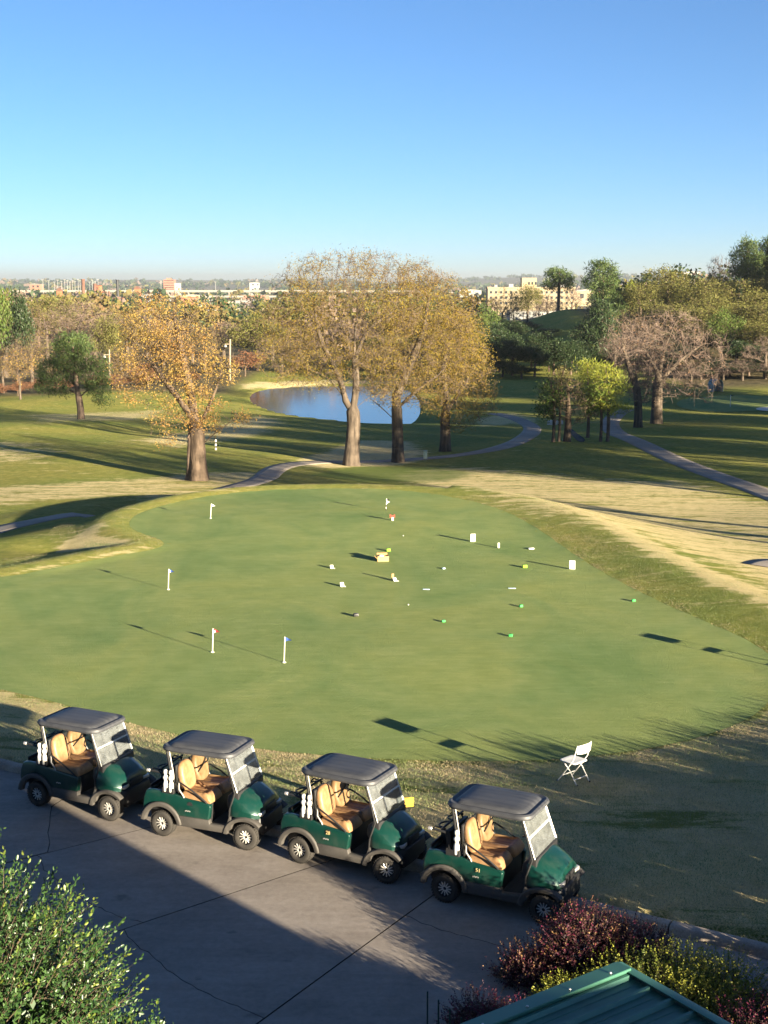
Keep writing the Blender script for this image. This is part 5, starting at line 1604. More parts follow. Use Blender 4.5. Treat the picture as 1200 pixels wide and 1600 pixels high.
# ------------------------------------------------------------------ far woods: one mass of crowns out to the horizon hills
def far_woods():
    r = np.random.default_rng(5)
    parts = []
    def band(n, d0, d1, xw, size, hgt, quads, q, mat_pick, keep=None):
        D = d0 * (d1 / d0) ** r.random(n); x = (r.random(n) * 2 - 1) * D * xw
        c = vnoise(x, D, (d1 - d0) * .09, 77) > -.25
        if keep is not None: c &= keep(x, D)
        x, D = x[c], D[c]; z = ground(x, D)
        s_ = size * (.6 + .8 * r.random(len(x)))
        k = len(x) * quads
        d = r.normal(size=(k, 3)); d /= np.linalg.norm(d, axis=1)[:, None]
        d *= (.35 + .75 * r.random(k) ** .6)[:, None]
        cc = np.repeat(np.c_[x, D, z + hgt * .55 * s_ / size], quads, 0) + d * np.repeat(s_, quads)[:, None] * np.array([.5, .5, hgt / size * .5])
        a = r.normal(size=(k, 3)); a /= np.linalg.norm(a, axis=1)[:, None]
        b = np.cross(a, r.normal(size=(k, 3))); b /= np.linalg.norm(b, axis=1)[:, None] + 1e-9
        w = (q * np.repeat(s_, quads) * (.6 + .8 * r.random(k)))[:, None]
        V = np.stack([cc - a * w, cc + b * w * .8, cc + a * w, cc - b * w * .8], 1).reshape(-1, 3)
        i = np.arange(k) * 4
        m = np.repeat(r.choice(len(mat_pick), len(x), p=mat_pick), quads)
        return V, np.stack([i, i + 1, i + 2, i + 3], 1), m
    bl = [band(420, 300, 620, .40, 8, 8, 200, .055, [.40, .25, .25, .10], lambda x, D: ~((x > 0.07 * D) & (x < .155 * D))),
          band(800, 600, 1500, .36, 9, 8, 60, .10, [.3, .2, .35, .15], lambda x, D: ~((x > 0.06 * D) & (x < .16 * D) & (D < 860))),
          band(1000, 1400, 3200, .36, 13, 10, 20, .20, [.2, .15, .5, .15]),
          band(2400, 4000, 9500, .36, 26, 12, 10, .32, [.10, .10, .70, .10])]
    o = 0; V = []; Fa = []; Mi = []
    for v, f, m in bl:
        V.append(v); Fa.append(f + o); Mi.append(m); o += len(v)
    me = np_mesh('far_woods', np.concatenate(V), [np.concatenate(Fa)], [M['leaf_bud'], M['leaf_olive'], M['leaf_dark'], M['twig_grey']], False, np.concatenate(Mi))
    tag(link('far_woods', me), 'wooded land running out to the low hills on the horizon', 'woods', kind='stuff')
far_woods()

# ------------------------------------------------------------------ town
M['beige'] = simple('beige_render', (.31, .25, .16), .9, 0, .2, .08, .3)
M['whitewall'] = simple('white_wall_paint', (.30, .30, .285), .85, 0, .2, .06, .4)
M['flatroof'] = simple('pale_flat_roof', (.27, .25, .225), .9, 0, .2, .12, .3)
M['darkglass'] = simple('dark_window_glass', (.025, .03, .035), .15, 0, .6, .2)
M['redbrick'] = simple('red_brick_wall', (.34, .15, .10), .9, 0, .2, .12, .4)
M['rustiron'] = simple('rusty_iron', (.15, .075, .05), .85, 0, .2, .3, .4)
M['orangeiron'] = simple('rust_orange_iron', (.40, .13, .06), .85, 0, .2, .2, .4)
M['concrete'] = simple('pale_bridge_concrete', (.25, .23, .20), .9, 0, .2, .1, .1)
M['galv'] = simple('galvanised_pole', (.27, .265, .25), .5, .2, .4, .1)
def at_far(px, D, base=None):
    z = float(ground(wx(px, D, -10), D)); return wx(px, D, z), D, z
def m_at(D): return (D * math.cos(PITCH) + 20 * math.sin(PITCH)) / F

# long beige building with six floors
D = 800; mm = m_at(D); x0 = wx(762, D, -8); x1 = wx(898, D, -8); zt2 = ztop(451, D); zb = zt2 - 19
bld = empty('apartment_building', ((x0 + x1) / 2, D, zb), 0, 'long beige building of six floors with a penthouse above the trees', 'building')
hw = (x1 - x0) / 2; hh = 19
MB().box(-hw, hw, 0, 15, -6, hh).build('wall', M['beige'], bld)
m = MB(); m.box(-hw - .3, hw + .3, -.3, 15.3, hh, hh + .9); m.build('parapet', M['beige'], bld)
px0 = wx(815, D, -8) - bld.location.x; px1 = wx(838, D, -8) - bld.location.x
pt = MB().box(px0, px1, 1, 10, hh + .9, ztop(434, D) - zb).build('penthouse', M['beige'], bld)
for k in range(3):
    MB().box(px0 + 3.6 + k * 1.6 * 1.2, px0 + 4.6 + k * 1.9, .9, 1.02, hh + 2.2, hh + 3.8).build('window', M['darkglass'], pt)
w0 = MB().box(-.62, .62, -.12, .05, -.65, .65).build('window', M['darkglass'], bld); wme = w0.data; bpy.data.objects.remove(w0)
s0 = MB().box(-.8, .8, -.25, -.02, -.83, -.68).build('sill', M['concrete'], bld); sme = s0.data; bpy.data.objects.remove(s0)
for f_ in range(6):
    for k in range(17):
        xx_ = -hw + 1.8 + k * (2 * hw - 3.6) / 16
        w_ = link('window', wme, bld, (xx_, 0, 1.7 + f_ * 3.05)); link('sill', sme, w_)
for k in range(7):
    xx_ = -hw + 4 + k * (2 * hw - 8) / 6 + (k % 3) * 1.2
    MB().box(xx_, xx_ + 1.6 + k % 2, 3, 5, hh + .9, hh + 2.1 + .5 * (k % 3)).build('roof_vent', M['galv'], bld)
m = MB(); m.tube([(hw - 2, 4, hh + .9), (hw - 2, 4, hh + 5)], .5, 6); m.build('chimney', M['concrete'], bld)
# white single storey building below it
D = 560; x0 = wx(797, D, -7); x1 = wx(880, D, -7); zb = ztop(507, D); hh = ztop(487, D) - zb
wb = empty('white_building', ((x0 + x1) / 2, D, zb), 0, 'low white building with a dark doorway behind the grassy knoll', 'building')
hw = (x1 - x0) / 2
MB().box(-hw, hw, 0, 16, -5, hh).build('wall', M['whitewall'], wb)
MB().box(-hw - .2, hw + .2, -.2, 16.2, hh, hh + .35).build('roof', M['flatroof'], wb)
MB().box(-hw + 4, hw - 3, 4, 14, hh + .35, hh + 1.4).build('roof_box', M['beige'], wb)
MB().box(-.9 + 1.2, 1.9 + 1.2, -.1, .05, 0, 2.9).build('door', M['darkglass'], wb)
for xx_ in (-hw + 1.6, -hw + 3.4, -hw + 5.6, -hw + 6.9, 5.4, 7.0, 8.6):
    w_ = MB().box(xx_, xx_ + .9, -.1, .05, .7, 2.3).build('window', M['darkglass'], wb)
    MB().box(xx_ - .1, xx_ + 1.0, -.2, 0.02, .55, .68).build('sill', M['concrete'], w_)
for xx_ in (-5.4, -.2, 4.6):
    MB().box(xx_, xx_ + .5, -.18, .02, 0, hh).build('pilaster', M['flatroof'], wb)
for k in range(5):
    MB().box(-1.5 + k * .9, -1.0 + k * .9, -.08, .05, 3.6, 4.4).build('window', M['darkglass'], wb)
# reddish tower on the skyline
D = 2600; x0 = wx(256, D, -18); x1 = wx(281, D, -18); zb = ztop(456, D); hh = ztop(437, D) - zb
tw = empty('tower_block', ((x0 + x1) / 2, D, zb), 0, 'reddish tower block with a white end wall on the skyline', 'building')
hw = (x1 - x0) / 2
MB().box(-hw, hw * .35, 0, 20, -12, hh).build('wall', M['redbrick'], tw)
MB().box(hw * .352, hw, 2, 20, -12, hh * .72).build('end_wall', M['whitewall'], tw)
for f_ in range(5):
    MB().box(-hw + 1, hw * .3, -.2, .02, 3 + f_ * 4.2, 4.4 + f_ * 4.2).build('window_row', M['darkglass'], tw)
MB().box(-hw * .7, -hw * .1, 4, 12, hh, hh + 3).build('penthouse', M['redbrick'], tw)
# elevated highway
D = 2000; zd = ztop(454.5, D)
hv = empty('elevated_highway', (0, D, zd), .03, 'long pale elevated highway crossing the town', 'bridge')
XL, XR = -640, 60
MB().box(XL, XR, 0, 18, -1.9, 0).build('deck', M['concrete'], hv)
MB().box(XL, XR, -.5, -.02, -1.2, 1.1).build('parapet', M['concrete'], hv)
MB().box(XL, XR, 18.02, 18.5, -1.2, 1.1).build('parapet', M['concrete'], hv)
p0 = MB().box(-1, 1, 4, 6, -22, -2.9).box(-1, 1, 12, 14, -22, -2.9).box(-1.2, 1.2, 1, 17, -2.88, -1.92).build('pier', M['concrete'], hv); pme = p0.data; bpy.data.objects.remove(p0)
for k in range(24): link('pier', pme, hv, (XL + 12 + k * 29, 0, 0))
# second lower ramp
D = 1750; zd = ztop(463, D)
hv = empty('highway_ramp', (0, D, zd), -.02, 'lower pale ramp in front of the elevated highway', 'bridge')
MB().box(-430, 20, 0, 10, -1.5, 0).build('deck', M['concrete'], hv)
MB().box(-430, 20, -.4, -.02, -1.0, .9).build('parapet', M['concrete'], hv)
p0 = MB().box(-.8, .8, 4, 6, -14, -1.52).build('pier', M['concrete'], hv); pme = p0.data; bpy.data.objects.remove(p0)
for k in range(15): link('pier', pme, hv, (-420 + k * 30, 0, 0))
# old ironworks: stacks and sheds
def stack(px, top, D, w, label, mat):
    x, y, z = at_far(px, D); h = ztop(top, D) - z
    o = empty('smokestack', (x, y, z), 0, label, 'smokestack', 'smokestacks of the old ironworks')
    MB().lathe([(w * .62, -3), (w * .56, h * .3), (w * .5, h - 1.5)], n=12).build('shaft', mat, o, smooth=True)
    MB().lathe([(w * .5, h - 1.5), (w * .6, h - 1.3), (w * .6, h), (w * .4, h)], n=12).build('rim', mat, o)
for px, top, w, lab in [(131, 436, 3.6, 'thick dark smokestack, left of the two tallest at the old ironworks'), (149, 443, 3.4, 'rusty smokestack with an orange shed beside it, third tallest'), (184.5, 437, 2.8, 'slim black smokestack standing alone right of the others'),
                        (138, 457, 2.2, 'short dark smokestack beside the thick one'), (155, 459, 2.0, 'short dark smokestack right of the rusty one'), (162, 455, 2.0, 'short slim smokestack in the gap left of the black one'), (171, 455, 2.0, 'short smokestack nearest the slim black one')]:
    stack(px, top, 1500, w, lab, M['rustiron'] if px not in (184.5,) else M['black'])
def shed(px, D, wpx, toppy, botpy, mat, roofm, label, group, name='warehouse', dep_=18, doors=2):
    x, y, z = at_far(px, D); mm = m_at(D); hw = wpx * mm / 2; zt_ = ztop(toppy, D); zb_ = ztop(botpy, D); h = zt_ - zb_
    o = empty(name, (x, y, zb_), rw.normal(0, .12), label, 'building', group)
    MB().box(-hw, hw, 0, dep_, min(-4, z - zb_ - 2), h * .8).build('wall', mat, o)
    MB().prism([(-hw - .4, h * .8), (hw + .4, h * .8), (hw + .4, h * .84), (0, h), (-hw - .4, h * .84)], -.4, dep_ + .4).build('roof', roofm, o)
    for k in range(doors):
        xx_ = -hw + (k + .6) * 2 * hw / (doors + .2)
        MB().box(xx_, xx_ + min(3.5, hw * .35), -.15, .02, 0, h * .5).build('door', M['darkglass'], o)
    return o
shed(92, 1500, 6, 450, 474, M['orangeiron'], M['rustiron'], 'narrow rust red furnace tower left of the smokestacks', 'sheds of the old ironworks', 'furnace_tower', 6, 1)
shed(183, 1450, 11, 464, 478, M['orangeiron'], M['orangeiron'], 'orange iron shed below the slim black smokestack', 'sheds of the old ironworks', 'iron_shed', 12, 1)
shed(152, 1600, 8, 445, 452, M['orangeiron'], M['rustiron'], 'orange shed high beside the rusty smokestack', 'sheds of the old ironworks', 'iron_shed', 8, 1)
shed(214, 1500, 8, 447, 470, M['orangeiron'], M['rustiron'], 'rust red furnace tower just left of the golden oak', 'sheds of the old ironworks', 'furnace_tower', 8, 1)
gw = 'low warehouses in the town beyond the trees'
for px, D, w, t0, b0, mt, rf in [(55, 2300, 16, 443, 449, 'redbrick', 'flatroof'), (295, 1300, 24, 464, 472, 'redbrick', 'orangeiron'), (322, 1250, 26, 466, 473, 'whitewall', 'flatroof'), (350, 1150, 30, 470, 478, 'beige', 'flatroof'), (342, 1000, 14, 477, 488, 'whitewall', 'flatroof'),
                                 (362, 980, 18, 480, 490, 'beige', 'flatroof'), (385, 1250, 36, 468, 476, 'whitewall', 'flatroof'), (410, 1050, 26, 478, 487, 'beige', 'redbrick'), (385, 900, 20, 490, 499, 'whitewall', 'flatroof'), (420, 880, 18, 492, 500, 'whitewall', 'flatroof'),
                                 (318, 950, 14, 484, 492, 'beige', 'flatroof'), (440, 1200, 30, 466, 474, 'beige', 'flatroof'), (300, 1700, 26, 460, 466, 'beige', 'flatroof'), (400, 1650, 40, 460, 466, 'redbrick', 'flatroof'), (398, 3000, 16, 441, 446, 'whitewall', 'flatroof'),
                                 (700, 1700, 40, 456, 464, 'beige', 'flatroof'), (735, 1500, 34, 452, 462, 'whitewall', 'flatroof'), (915, 1300, 40, 452, 466, 'beige', 'flatroof'), (940, 1400, 34, 452, 462, 'redbrick', 'flatroof'), (1080, 2600, 26, 424, 431, 'whitewall', 'flatroof'),
                                 (110, 1700, 30, 460, 468, 'beige', 'flatroof'), (240, 1700, 30, 459, 466, 'whitewall', 'flatroof'), (180, 1750, 22, 458, 465, 'beige', 'flatroof'), (770, 900, 20, 474, 490, 'whitewall', 'flatroof')]:
    shed(px, D, w, t0, b0, M[mt], M[rf], 'low pale warehouse in the town beyond the trees', gw)
for k, px in enumerate([68, 77, 86, 91, 97, 102, 106, 110, 114, 118, 123, 126, 141, 145, 150, 154, 252, 337, 402, 1096]):
    D = 1900 + 60 * (k % 3); x, y, z = at_far(px, D); tp = 437 + (k * 7 % 5) - (12 if px > 1000 else 0)
    h = ztop(tp, D) - z
    o = empty('light_pole', (x, y, z), 0, 'tall pale light pole beside the elevated highway', 'light pole', 'light poles beside the elevated highway')
    MB().tube([(0, 0, 0), (0, 0, h)], [.45, .28], 6).build('pole', M['galv'], o)
    MB().box(-1.6, 1.6, -.5, .5, h, h + .7).build('lamp_head', M['galv'], o)

# ------------------------------------------------------------------ poles, posts and small things along the course
M['wood_pole'] = simple('weathered_pole_wood', (.27, .22, .165), .9, 0, .2, .15, 3)
def pole(px, top, base_D, r, label):
    x, y, z = at_far(px, base_D); h = ztop(top, base_D) - z
    o = empty('utility_pole', (x, y, z), 0, label, 'utility pole', 'wooden utility poles')
    MB().tube([(0, 0, -.5), (.15, 0, h)], [r * 1.2, r], 8).build('pole', M['wood_pole'], o, smooth=True)
    MB().box(-.6, .1, -.05, .05, h - .75, h - .65).build('lamp_arm', M['wood_pole'], o)
    MB().lathe([(.0, 0), (.22, .05), (.2, .25), (.1, .36), (0, .36)], (-.55, 0, h - 1.15), n=10).build('lamp', M['galv'], o, smooth=True)
pole(359, 530, 198, .12, 'pale wooden pole with a lamp at the left end of the pond')
pole(171, 546, 186, .09, 'slim wooden pole right of the lone pine')
def stake(px, py, top, w, label, bands=True):
    x, y, z = spot(px, py); h = ztop(top, y) - z
    o = empty('marker_stake', (x, y, z), 0, label, 'stake')
    n = 5
    for k in range(n):
        MB().box(-w, w, -w, w, h * k / n + (.001 if k else -.1), h * (k + 1) / n).build('stake_band', M['stick'] if (k % 2 == 0 or not bands) else M['flag_black'], o)
stake(337.5, 703, 687, .05, 'striped marker stake on the fairway right of the golden oak')
x, y, z = spot(664.5, 717); h = ztop(705, y) - z
M['pale_green'] = simple('pale_green_box', (.36, .42, .30), .6)
o = empty('utility_post', (x, y, z), 0, 'pale green utility post beside the path between the oaks', 'post')
MB().box(-.13, .13, -.12, .12, -.1, h).build('post', M['pale_green'], o, .02); MB().box(-.15, .15, -.14, .14, h + .002, h + .05).build('cap', M['pale_green'], o, .01)
# flag and hooded shelter at the distant green
x, y, z = spot(1141, 636); h = ztop(617, y) - z
o = empty('putting_flag', (x, y, z), 0, 'small dark flag on the distant green by the bunker', 'flag')
MB().tube([(0, 0, -.1), (0, 0, h)], .03, 6).build('stick', M['stick'], o); flag_mesh(h, .5, .1, 'flag', M['flag_black'], o)
x, y, z = spot(1118, 612); h = ztop(592, y) - z
M['shell'] = simple('grey_green_shell', (.22, .27, .25), .5)
o = empty('hooded_shelter', (x, y, z), .4, 'grey hooded shelter at the edge of the wood behind the distant green', 'shelter')
R = []
for k in range(9):
    a = math.pi * k / 8; R.append([(.75 * math.cos(a), yy, h * .55 + h * .45 * math.sin(a)) for yy in (-.6, .7)] + [(.67 * math.cos(a), yy, h * .55 + h * .40 * math.sin(a)) for yy in (.7, -.6)])
MB().rings(R).build('hood', M['shell'], o, smooth=True, angle=40)
MB().box(-.75, -.68, -.6, .7, 0, h * .55).build('side_panel', M['shell'], o); MB().box(.68, .75, -.6, .7, 0, h * .55).build('side_panel', M['shell'], o); MB().box(-.68, .68, .62, .7, 0, h * .6).build('back_panel', M['shell'], o)
# creek with its small white culvert wall
M['stone'] = simple('pale_culvert_stone', (.52, .48, .42), .9, 0, .2, .2, 2)
a = np.array(T(858, 664)); b = np.array(T(884, 662)); c_ = (a + b) / 2; d_ = b - a
o = empty('culvert_wall', tuple(c_), math.atan2(d_[1], d_[0]), 'low pale stone wall where the path crosses the creek', 'wall')
Lw = np.linalg.norm(d_[:2])
st0 = MB().box(-.42, .42, -.3, .3, -.3, .45).build('stone', M['stone'], o, .06); stm = st0.data; bpy.data.objects.remove(st0)
for k in range(int(Lw / .9)): link('stone', stm, o, (-Lw / 2 + .45 + k * .9, 0, rw.normal(0, .04)), (0, 0, rw.normal(0, .06)), (1, 1, 1 + rw.normal(0, .12)))
cw = smooth_line(TP([(880, 672), (890, 678), (897, 684), (902, 690), (912, 692), (915, 687), (905, 680), (896, 672), (888, 668)]), 2, True)
M['creek'] = simple('creek_bed', (.03, .032, .026), .85, 0, .2, .3, 1)
sheet(cw, .8, .03, 'creek', M['creek'])
# ------------------------------------------------------------------ shrubs near the eye
M['holly'] = leaf_mat('holly_leaf', [(.018, .045, .012), (.03, .07, .018), (.05, .095, .022)], .12, .38, 1.2, .45)
M['holly_tip'] = leaf_mat('young_holly_leaf', [(.07, .115, .022), (.115, .16, .028), (.17, .205, .038)], .25, .4, 2, .45)
M['plum'] = leaf_mat('plum_leaf', [(.040, .012, .018), (.065, .018, .028), (.09, .026, .038), (.035, .02, .02)], .25, .5, 1.5, .3)
M['plum_flower'] = leaf_mat('magenta_fringe_flower', [(.17, .02, .06), (.22, .03, .085), (.13, .02, .05)], .4, .7, 3, .2)
M['plum_tip'] = leaf_mat('bronze_young_leaf', [(.20, .10, .045), (.25, .15, .06), (.16, .065, .04)], .3, .5, 2, .3)
M['lime_leaf'] = leaf_mat('golden_green_leaf', [(.19, .22, .030), (.29, .30, .038), (.36, .34, .05)], .35, .5, 1.5, .3, [(.10, .14, .028), (.16, .18, .03)])
M['stem'] = bark_mat('shrub_stem', (.05, .04, .025), (.12, .09, .06), 8)

def shoots(r, base, dirs, length, n_leaf, leaf, wid, tilt, fold=.25):
    """leafy shoots: stems with leaves spiralling up them; returns stems and leaves, tips separately"""
    ns = len(base)
    L = length * (.6 + .8 * r.random(ns))
    t = (np.arange(n_leaf) + .6) / n_leaf
    u = np.cross(dirs, r.normal(size=(ns, 3))); u /= np.linalg.norm(u, axis=1)[:, None] + 1e-9
    w = np.cross(dirs, u)
    ang = np.arange(n_leaf) * 2.4
    pos = base[:, None, :] + dirs[:, None, :] * (L[:, None] * t[None, :])[:, :, None]
    rad = (np.cos(ang)[None, :, None] * u[:, None, :] + np.sin(ang)[None, :, None] * w[:, None, :])
    ti = tilt * (1.15 - .7 * t)[None, :, None]
    a = rad * ti + dirs[:, None, :] * (1 - .5 * ti) + r.normal(0, .22, rad.shape)
    a /= np.linalg.norm(a, axis=2)[:, :, None]
    b = np.cross(a, dirs[:, None, :] + r.normal(0, .3, a.shape)); b /= np.linalg.norm(b, axis=2)[:, :, None] + 1e-9
    nrm = np.cross(a, b)
    sz = leaf * (.65 + .6 * r.random((ns, n_leaf))) * (1.08 - .35 * t)[None, :]
    sz = sz[:, :, None]
    p0 = pos; p3 = pos + a * sz
    l1 = pos + a * sz * .35 + b * sz * wid + nrm * sz * fold * .3; l2 = pos + a * sz * .75 + b * sz * wid * .75 + nrm * sz * fold * .2
    r1 = pos + a * sz * .35 - b * sz * wid + nrm * sz * fold * .3; r2 = pos + a * sz * .75 - b * sz * wid * .75 + nrm * sz * fold * .2
    m_ = pos + a * sz * .55 - nrm * sz * fold * .1
    V = np.stack([p0, l1, l2, p3, r2, r1, m_], 2).reshape(-1, 3)
    k = ns * n_leaf; i = np.arange(k) * 7
    Fq = np.concatenate([np.stack([i, i + 6, i + 2, i + 1], 1), np.stack([i + 6, i + 3, i + 2, i + 2], 1)[:0], np.stack([i, i + 5, i + 4, i + 6], 1)])
    F3 = np.concatenate([np.stack([i + 6, i + 3, i + 2], 1), np.stack([i + 6, i + 4, i + 3], 1)])
    tip = np.tile(t[None, :] > .62, (ns, 1)).ravel()
    s0 = base - dirs * .1; s1 = base + dirs * L[:, None] * .96
    Vs = np.stack([s0 - u * .004, s0 + u * .004, s1, s0 + w * .004], 1).reshape(-1, 3); j = np.arange(ns) * 4
    Fs = np.concatenate([np.stack([j, j + 1, j + 2], 1), np.stack([j + 1, j + 3, j + 2], 1), np.stack([j + 3, j, j + 2], 1)])
    return V, Fq, F3, tip, Vs, Fs

def shell_points(r, lobes, n, up=.35, inner=.82):
    L = np.array(lobes, float)
    area = L[:, 3] * L[:, 4] + L[:, 3] * L[:, 5] + L[:, 4] * L[:, 5]
    p = r.choice(len(L), n, p=area / area.sum())
    d = r.normal(size=(n, 3)); d /= np.linalg.norm(d, axis=1)[:, None]
    sc = (inner + (1.02 - inner) * r.random(n))[:, None]
    x = L[p, :3] + d * L[p, 3:] * sc
    keep = np.ones(n, bool)
    for l in L:
        q = (((x - l[:3]) / l[3:]) ** 2).sum(1); keep &= q > inner * inner * .80
    keep &= x[:, 2] > .02
    nd = d / L[p, 3:]; nd /= np.linalg.norm(nd, axis=1)[:, None]
    nd = nd + r.normal(0, .35, nd.shape); nd[:, 2] += up; nd /= np.linalg.norm(nd, axis=1)[:, None]
    return x[keep], nd[keep]

def bush(name, loc, lobes, n, length, nl, leaf, wid, tilt, mats, tip_share, label, cat='shrub', group=None, seed=1, up=.35, extra=None, inner=.8):
    r = np.random.default_rng(seed)
    o = empty(name, loc, 0, label, cat, group)
    base, dirs = shell_points(r, lobes, n, up, inner)
    V, Fq, F3, tip, Vs, Fs = shoots(r, base, dirs, length, nl, leaf, wid, tilt)
    young = np.repeat(r.random(len(base)) < tip_share, nl)
    lm = np.where(tip & young, 1, 0)
    if extra is not None:
        lm = np.where(r.random(len(lm)) < extra, 2, lm)
    mi4 = np.concatenate([lm, lm]); mi3 = np.concatenate([lm, lm])
    me = np_mesh('foliage', V, [F3, Fq], mats, False, np.concatenate([mi3, mi4]))
    f = link('foliage', me, o); f['kind'] = 'stuff'
    st = link('stems', np_mesh('stems', Vs, [Fs], [M['stem']]), o); st['kind'] = 'stuff'
    # main stems from the ground into the crown
    L = np.array(lobes)
    m = MB()
    for l in L[:8]:
        for k in range(2):
            e = l[:3] + r.normal(0, .3, 3) * l[3:]
            b0 = np.array([l[0] * .5 + r.normal(0, .08), l[1] * .5 + r.normal(0, .08), -.05])
            m.tube([b0, b0 * .6 + e * .4 + r.normal(0, .05, 3), e], [.035, .025, .012], 5)
    m.build('branches', M['stem'], o, smooth=True)['kind'] = 'stuff'
    # shaded heart of old leaves
    c = L[r.integers(0, len(L), n * 2)]; d = r.normal(size=(n * 2, 3)); d /= np.linalg.norm(d, axis=1)[:, None]
    p = c[:, :3] + d * c[:, 3:] * (.50 + .40 * r.random(n * 2))[:, None]; p = p[p[:, 2] > .03]
    v, q = leaves(r, p, 3, leaf, leaf * 1.5, wid * 2)
    h = link('inner_leaves', np_mesh('inner_leaves', v, [q], [mats[0]]), o); h['kind'] = 'stuff'
    return o
# tall holly at the lower left
bush('holly_bush', (-2.5, 7.3, -.22), [(-.2, 0, 4.75, 1.25, 1.2, 1.45), (.55, -.1, 4.2, .95, 1.0, 1.05), (-.9, .2, 5.2, .8, .8, .95), (.75, -.5, 3.9, .75, .8, .9), (.1, -.5, 4.4, 1.0, .9, 1.0)],
     17000, .20, 14, .036, .25, .9, [M['holly'], M['holly_tip']], .28, 'tall glossy holly bush with yellow green new shoots at the lower left', 'bush', None, 4, .55, None, .74)
# plum and gold shrubs between the driveway and the porch
GS = 'shrubs round the porch roof'
pl = [M['plum'], M['plum_tip'], M['plum_flower']]
def at0(px, py, z): p = P(px, py, z); return (p[0], p[1], 0)
bush('plum_shrub', (2.42, 17.2, 0), [(-.36, .1, .08, .55, .42, .30), (.3, .2, .36, .62, .5, .52), (.85, .1, .26, .65, .5, .48)],
     2700, .18, 10, .030, .30, 1.0, pl, .5, 'bronze tipped plum shrub covering the front wheel of the nearest cart', 'shrub', GS, 5, .5, .10)
bush('plum_shrub', (1.97, 15.9, -.09), [(-.78, -.05, .16, .42, .45, .40), (-.45, -.5, .18, .6, .5, .44), (.05, -.75, .2, .7, .5, .45), (-.2, .1, .02, .55, .5, .22), (.35, .3, .04, .7, .6, .24), (.85, .4, .1, .55, .5, .32)],
     3300, .18, 10, .030, .30, 1.0, pl, .06, 'dark plum shrub left of the green porch roof', 'shrub', GS, 6, .5, .22)
bush('gold_shrub', (3.75, 16.45, -.38), [(0, 0, .55, .75, .55, .62), (.6, -.15, .5, .6, .55, .56), (-.6, .1, .5, .5, .5, .5), (.2, -.5, .45, .65, .5, .5)], 2600, .24, 11, .032, .32, 1.0, [M['lime_leaf'], M['lime_leaf']], .5, 'golden green shrub between the plum shrubs beside the porch roof', 'shrub', GS, 7, .7)
bush('plum_shrub', (4.5, 15.2, -.42), [(0, 0, .55, .7, .6, .6), (.5, -.1, .5, .6, .6, .55), (-.2, -.5, .45, .5, .5, .5), (.6, .6, .55, .5, .5, .55)], 2200, .20, 10, .030, .30, 1.0, pl, .25, 'plum shrub with magenta flowers at the lower right corner', 'shrub', GS, 8, .5, .22)
bush('gold_shrub', at0(890, 1560, .25), [(0, 0, .08, .42, .4, .24)], 620, .2, 11, .032, .32, 1.0, [M['lime_leaf'], M['lime_leaf']], .5, 'small golden green shrub tucked against the left edge of the porch roof', 'shrub', GS, 9, .7)
# unseen hedge added beyond the right edge to cast shade on the bank
for k in range(9):
    t_ = k / 8; x = 5.75 + 9.2 * t_; y = 15.2 + 9.2 * t_; hs = .80 - .22 * t_
    bush('shade_hedge_shrub', (x, y, 0.0 if k < 5 else -.2), [(0, 0, .8 * hs, 1.0, 1.0, .95 * hs), (.3, .4, .8 * hs, .8, .8, .8 * hs)], 900, .25, 8, .06, .3, 1.0, pl, .2, 'added plum leaved shade hedge shrub outside the photo beyond its right edge', 'shrub', 'added shade hedge shrubs outside the photo', 20 + k, .3, .1)

# ------------------------------------------------------------------ porch with its ribbed green roof
M['green_metal'] = simple('green_roof_metal', (.045, .14, .10), .40, .2, .5, .3, 5, 0, .1)
M['green_trim'] = simple('green_roof_trim', (.055, .17, .115), .45, .2, .5, .2, 7, 0, .1)
M['dark_green'] = simple('dark_green_iron', (.015, .045, .035), .5, .2, .4, .15)
A_ = Vector(P(985, 1523, 3.6)); C_ = Vector(P(1130, 1606, 3.6))
rd = (C_ - A_); rd.z = 0; rd.normalize()
B_ = min((Vector(P(775, 1610, 2.2 + .02 * k)) for k in range(130)), key=lambda b: abs((b - A_).normalized().dot(rd)))
print('porch', A_, B_, (B_ - A_).normalized().dot(rd))
sl = (B_ - A_); sl = sl - rd * sl.dot(rd); drop = -sl.z / math.hypot(sl.x, sl.y)
sh_ = Vector((sl.x, sl.y, 0)).normalized(); sl = (sh_ + Vector((0, 0, -drop))).normalized()
porch = empty('porch', (A_.x, A_.y, 0), 0, 'porch roofed in ribbed green metal at the lower right', 'porch')
def pl_(u, s, n=0.0, side=1):
    d = sl if side == 1 else Vector((-sl.x, -sl.y, sl.z))
    nn = rd.cross(d).normalized()
    if nn.z < 0: nn = -nn
    p = A_ + rd * u + d * s + nn * n
    return (p.x - A_.x, p.y - A_.y, p.z)
RL, SL = 3.6, 2.6
for side in (1,):
    # pans with raised ribs, every 0.23 m
    prof = []; u = 0
    while u < RL:
        prof += [(u, 0), (u + .020, .034), (u + .048, .034), (u + .068, 0), (u + .14, 0), (u + .147, .006), (u + .155, 0)]
        u += .235
    m = MB()
    m.rings([[pl_(a, s, b, side) for a, b in prof] for s in (.03, SL * .5, SL)], False, False, False)
    m.build('roof_panel', M['green_metal'], porch, smooth=True, angle=25, fix=False)
    # rake trim on the gable edge
    m = MB()
    R = [[pl_(a, s, b, side) for a, b in ((-.16, .055), (.012, .065), (.014, .04), (-.02, -.03), (-.02, -.16), (-.16, -.16))] for s in (.0, SL)]
    m.rings(R); m.build('rake_trim', M['green_trim'], porch, .006, 1)
    for s in np.arange(.2, SL, .45):
        q = pl_(-.03, s, .066, side)
        mm_ = MB(); mm_.lathe([(0, 0), (.012, 0), (.010, .008), (0, .010)], q, n=8); mm_.build('screw', M['steel'], porch)
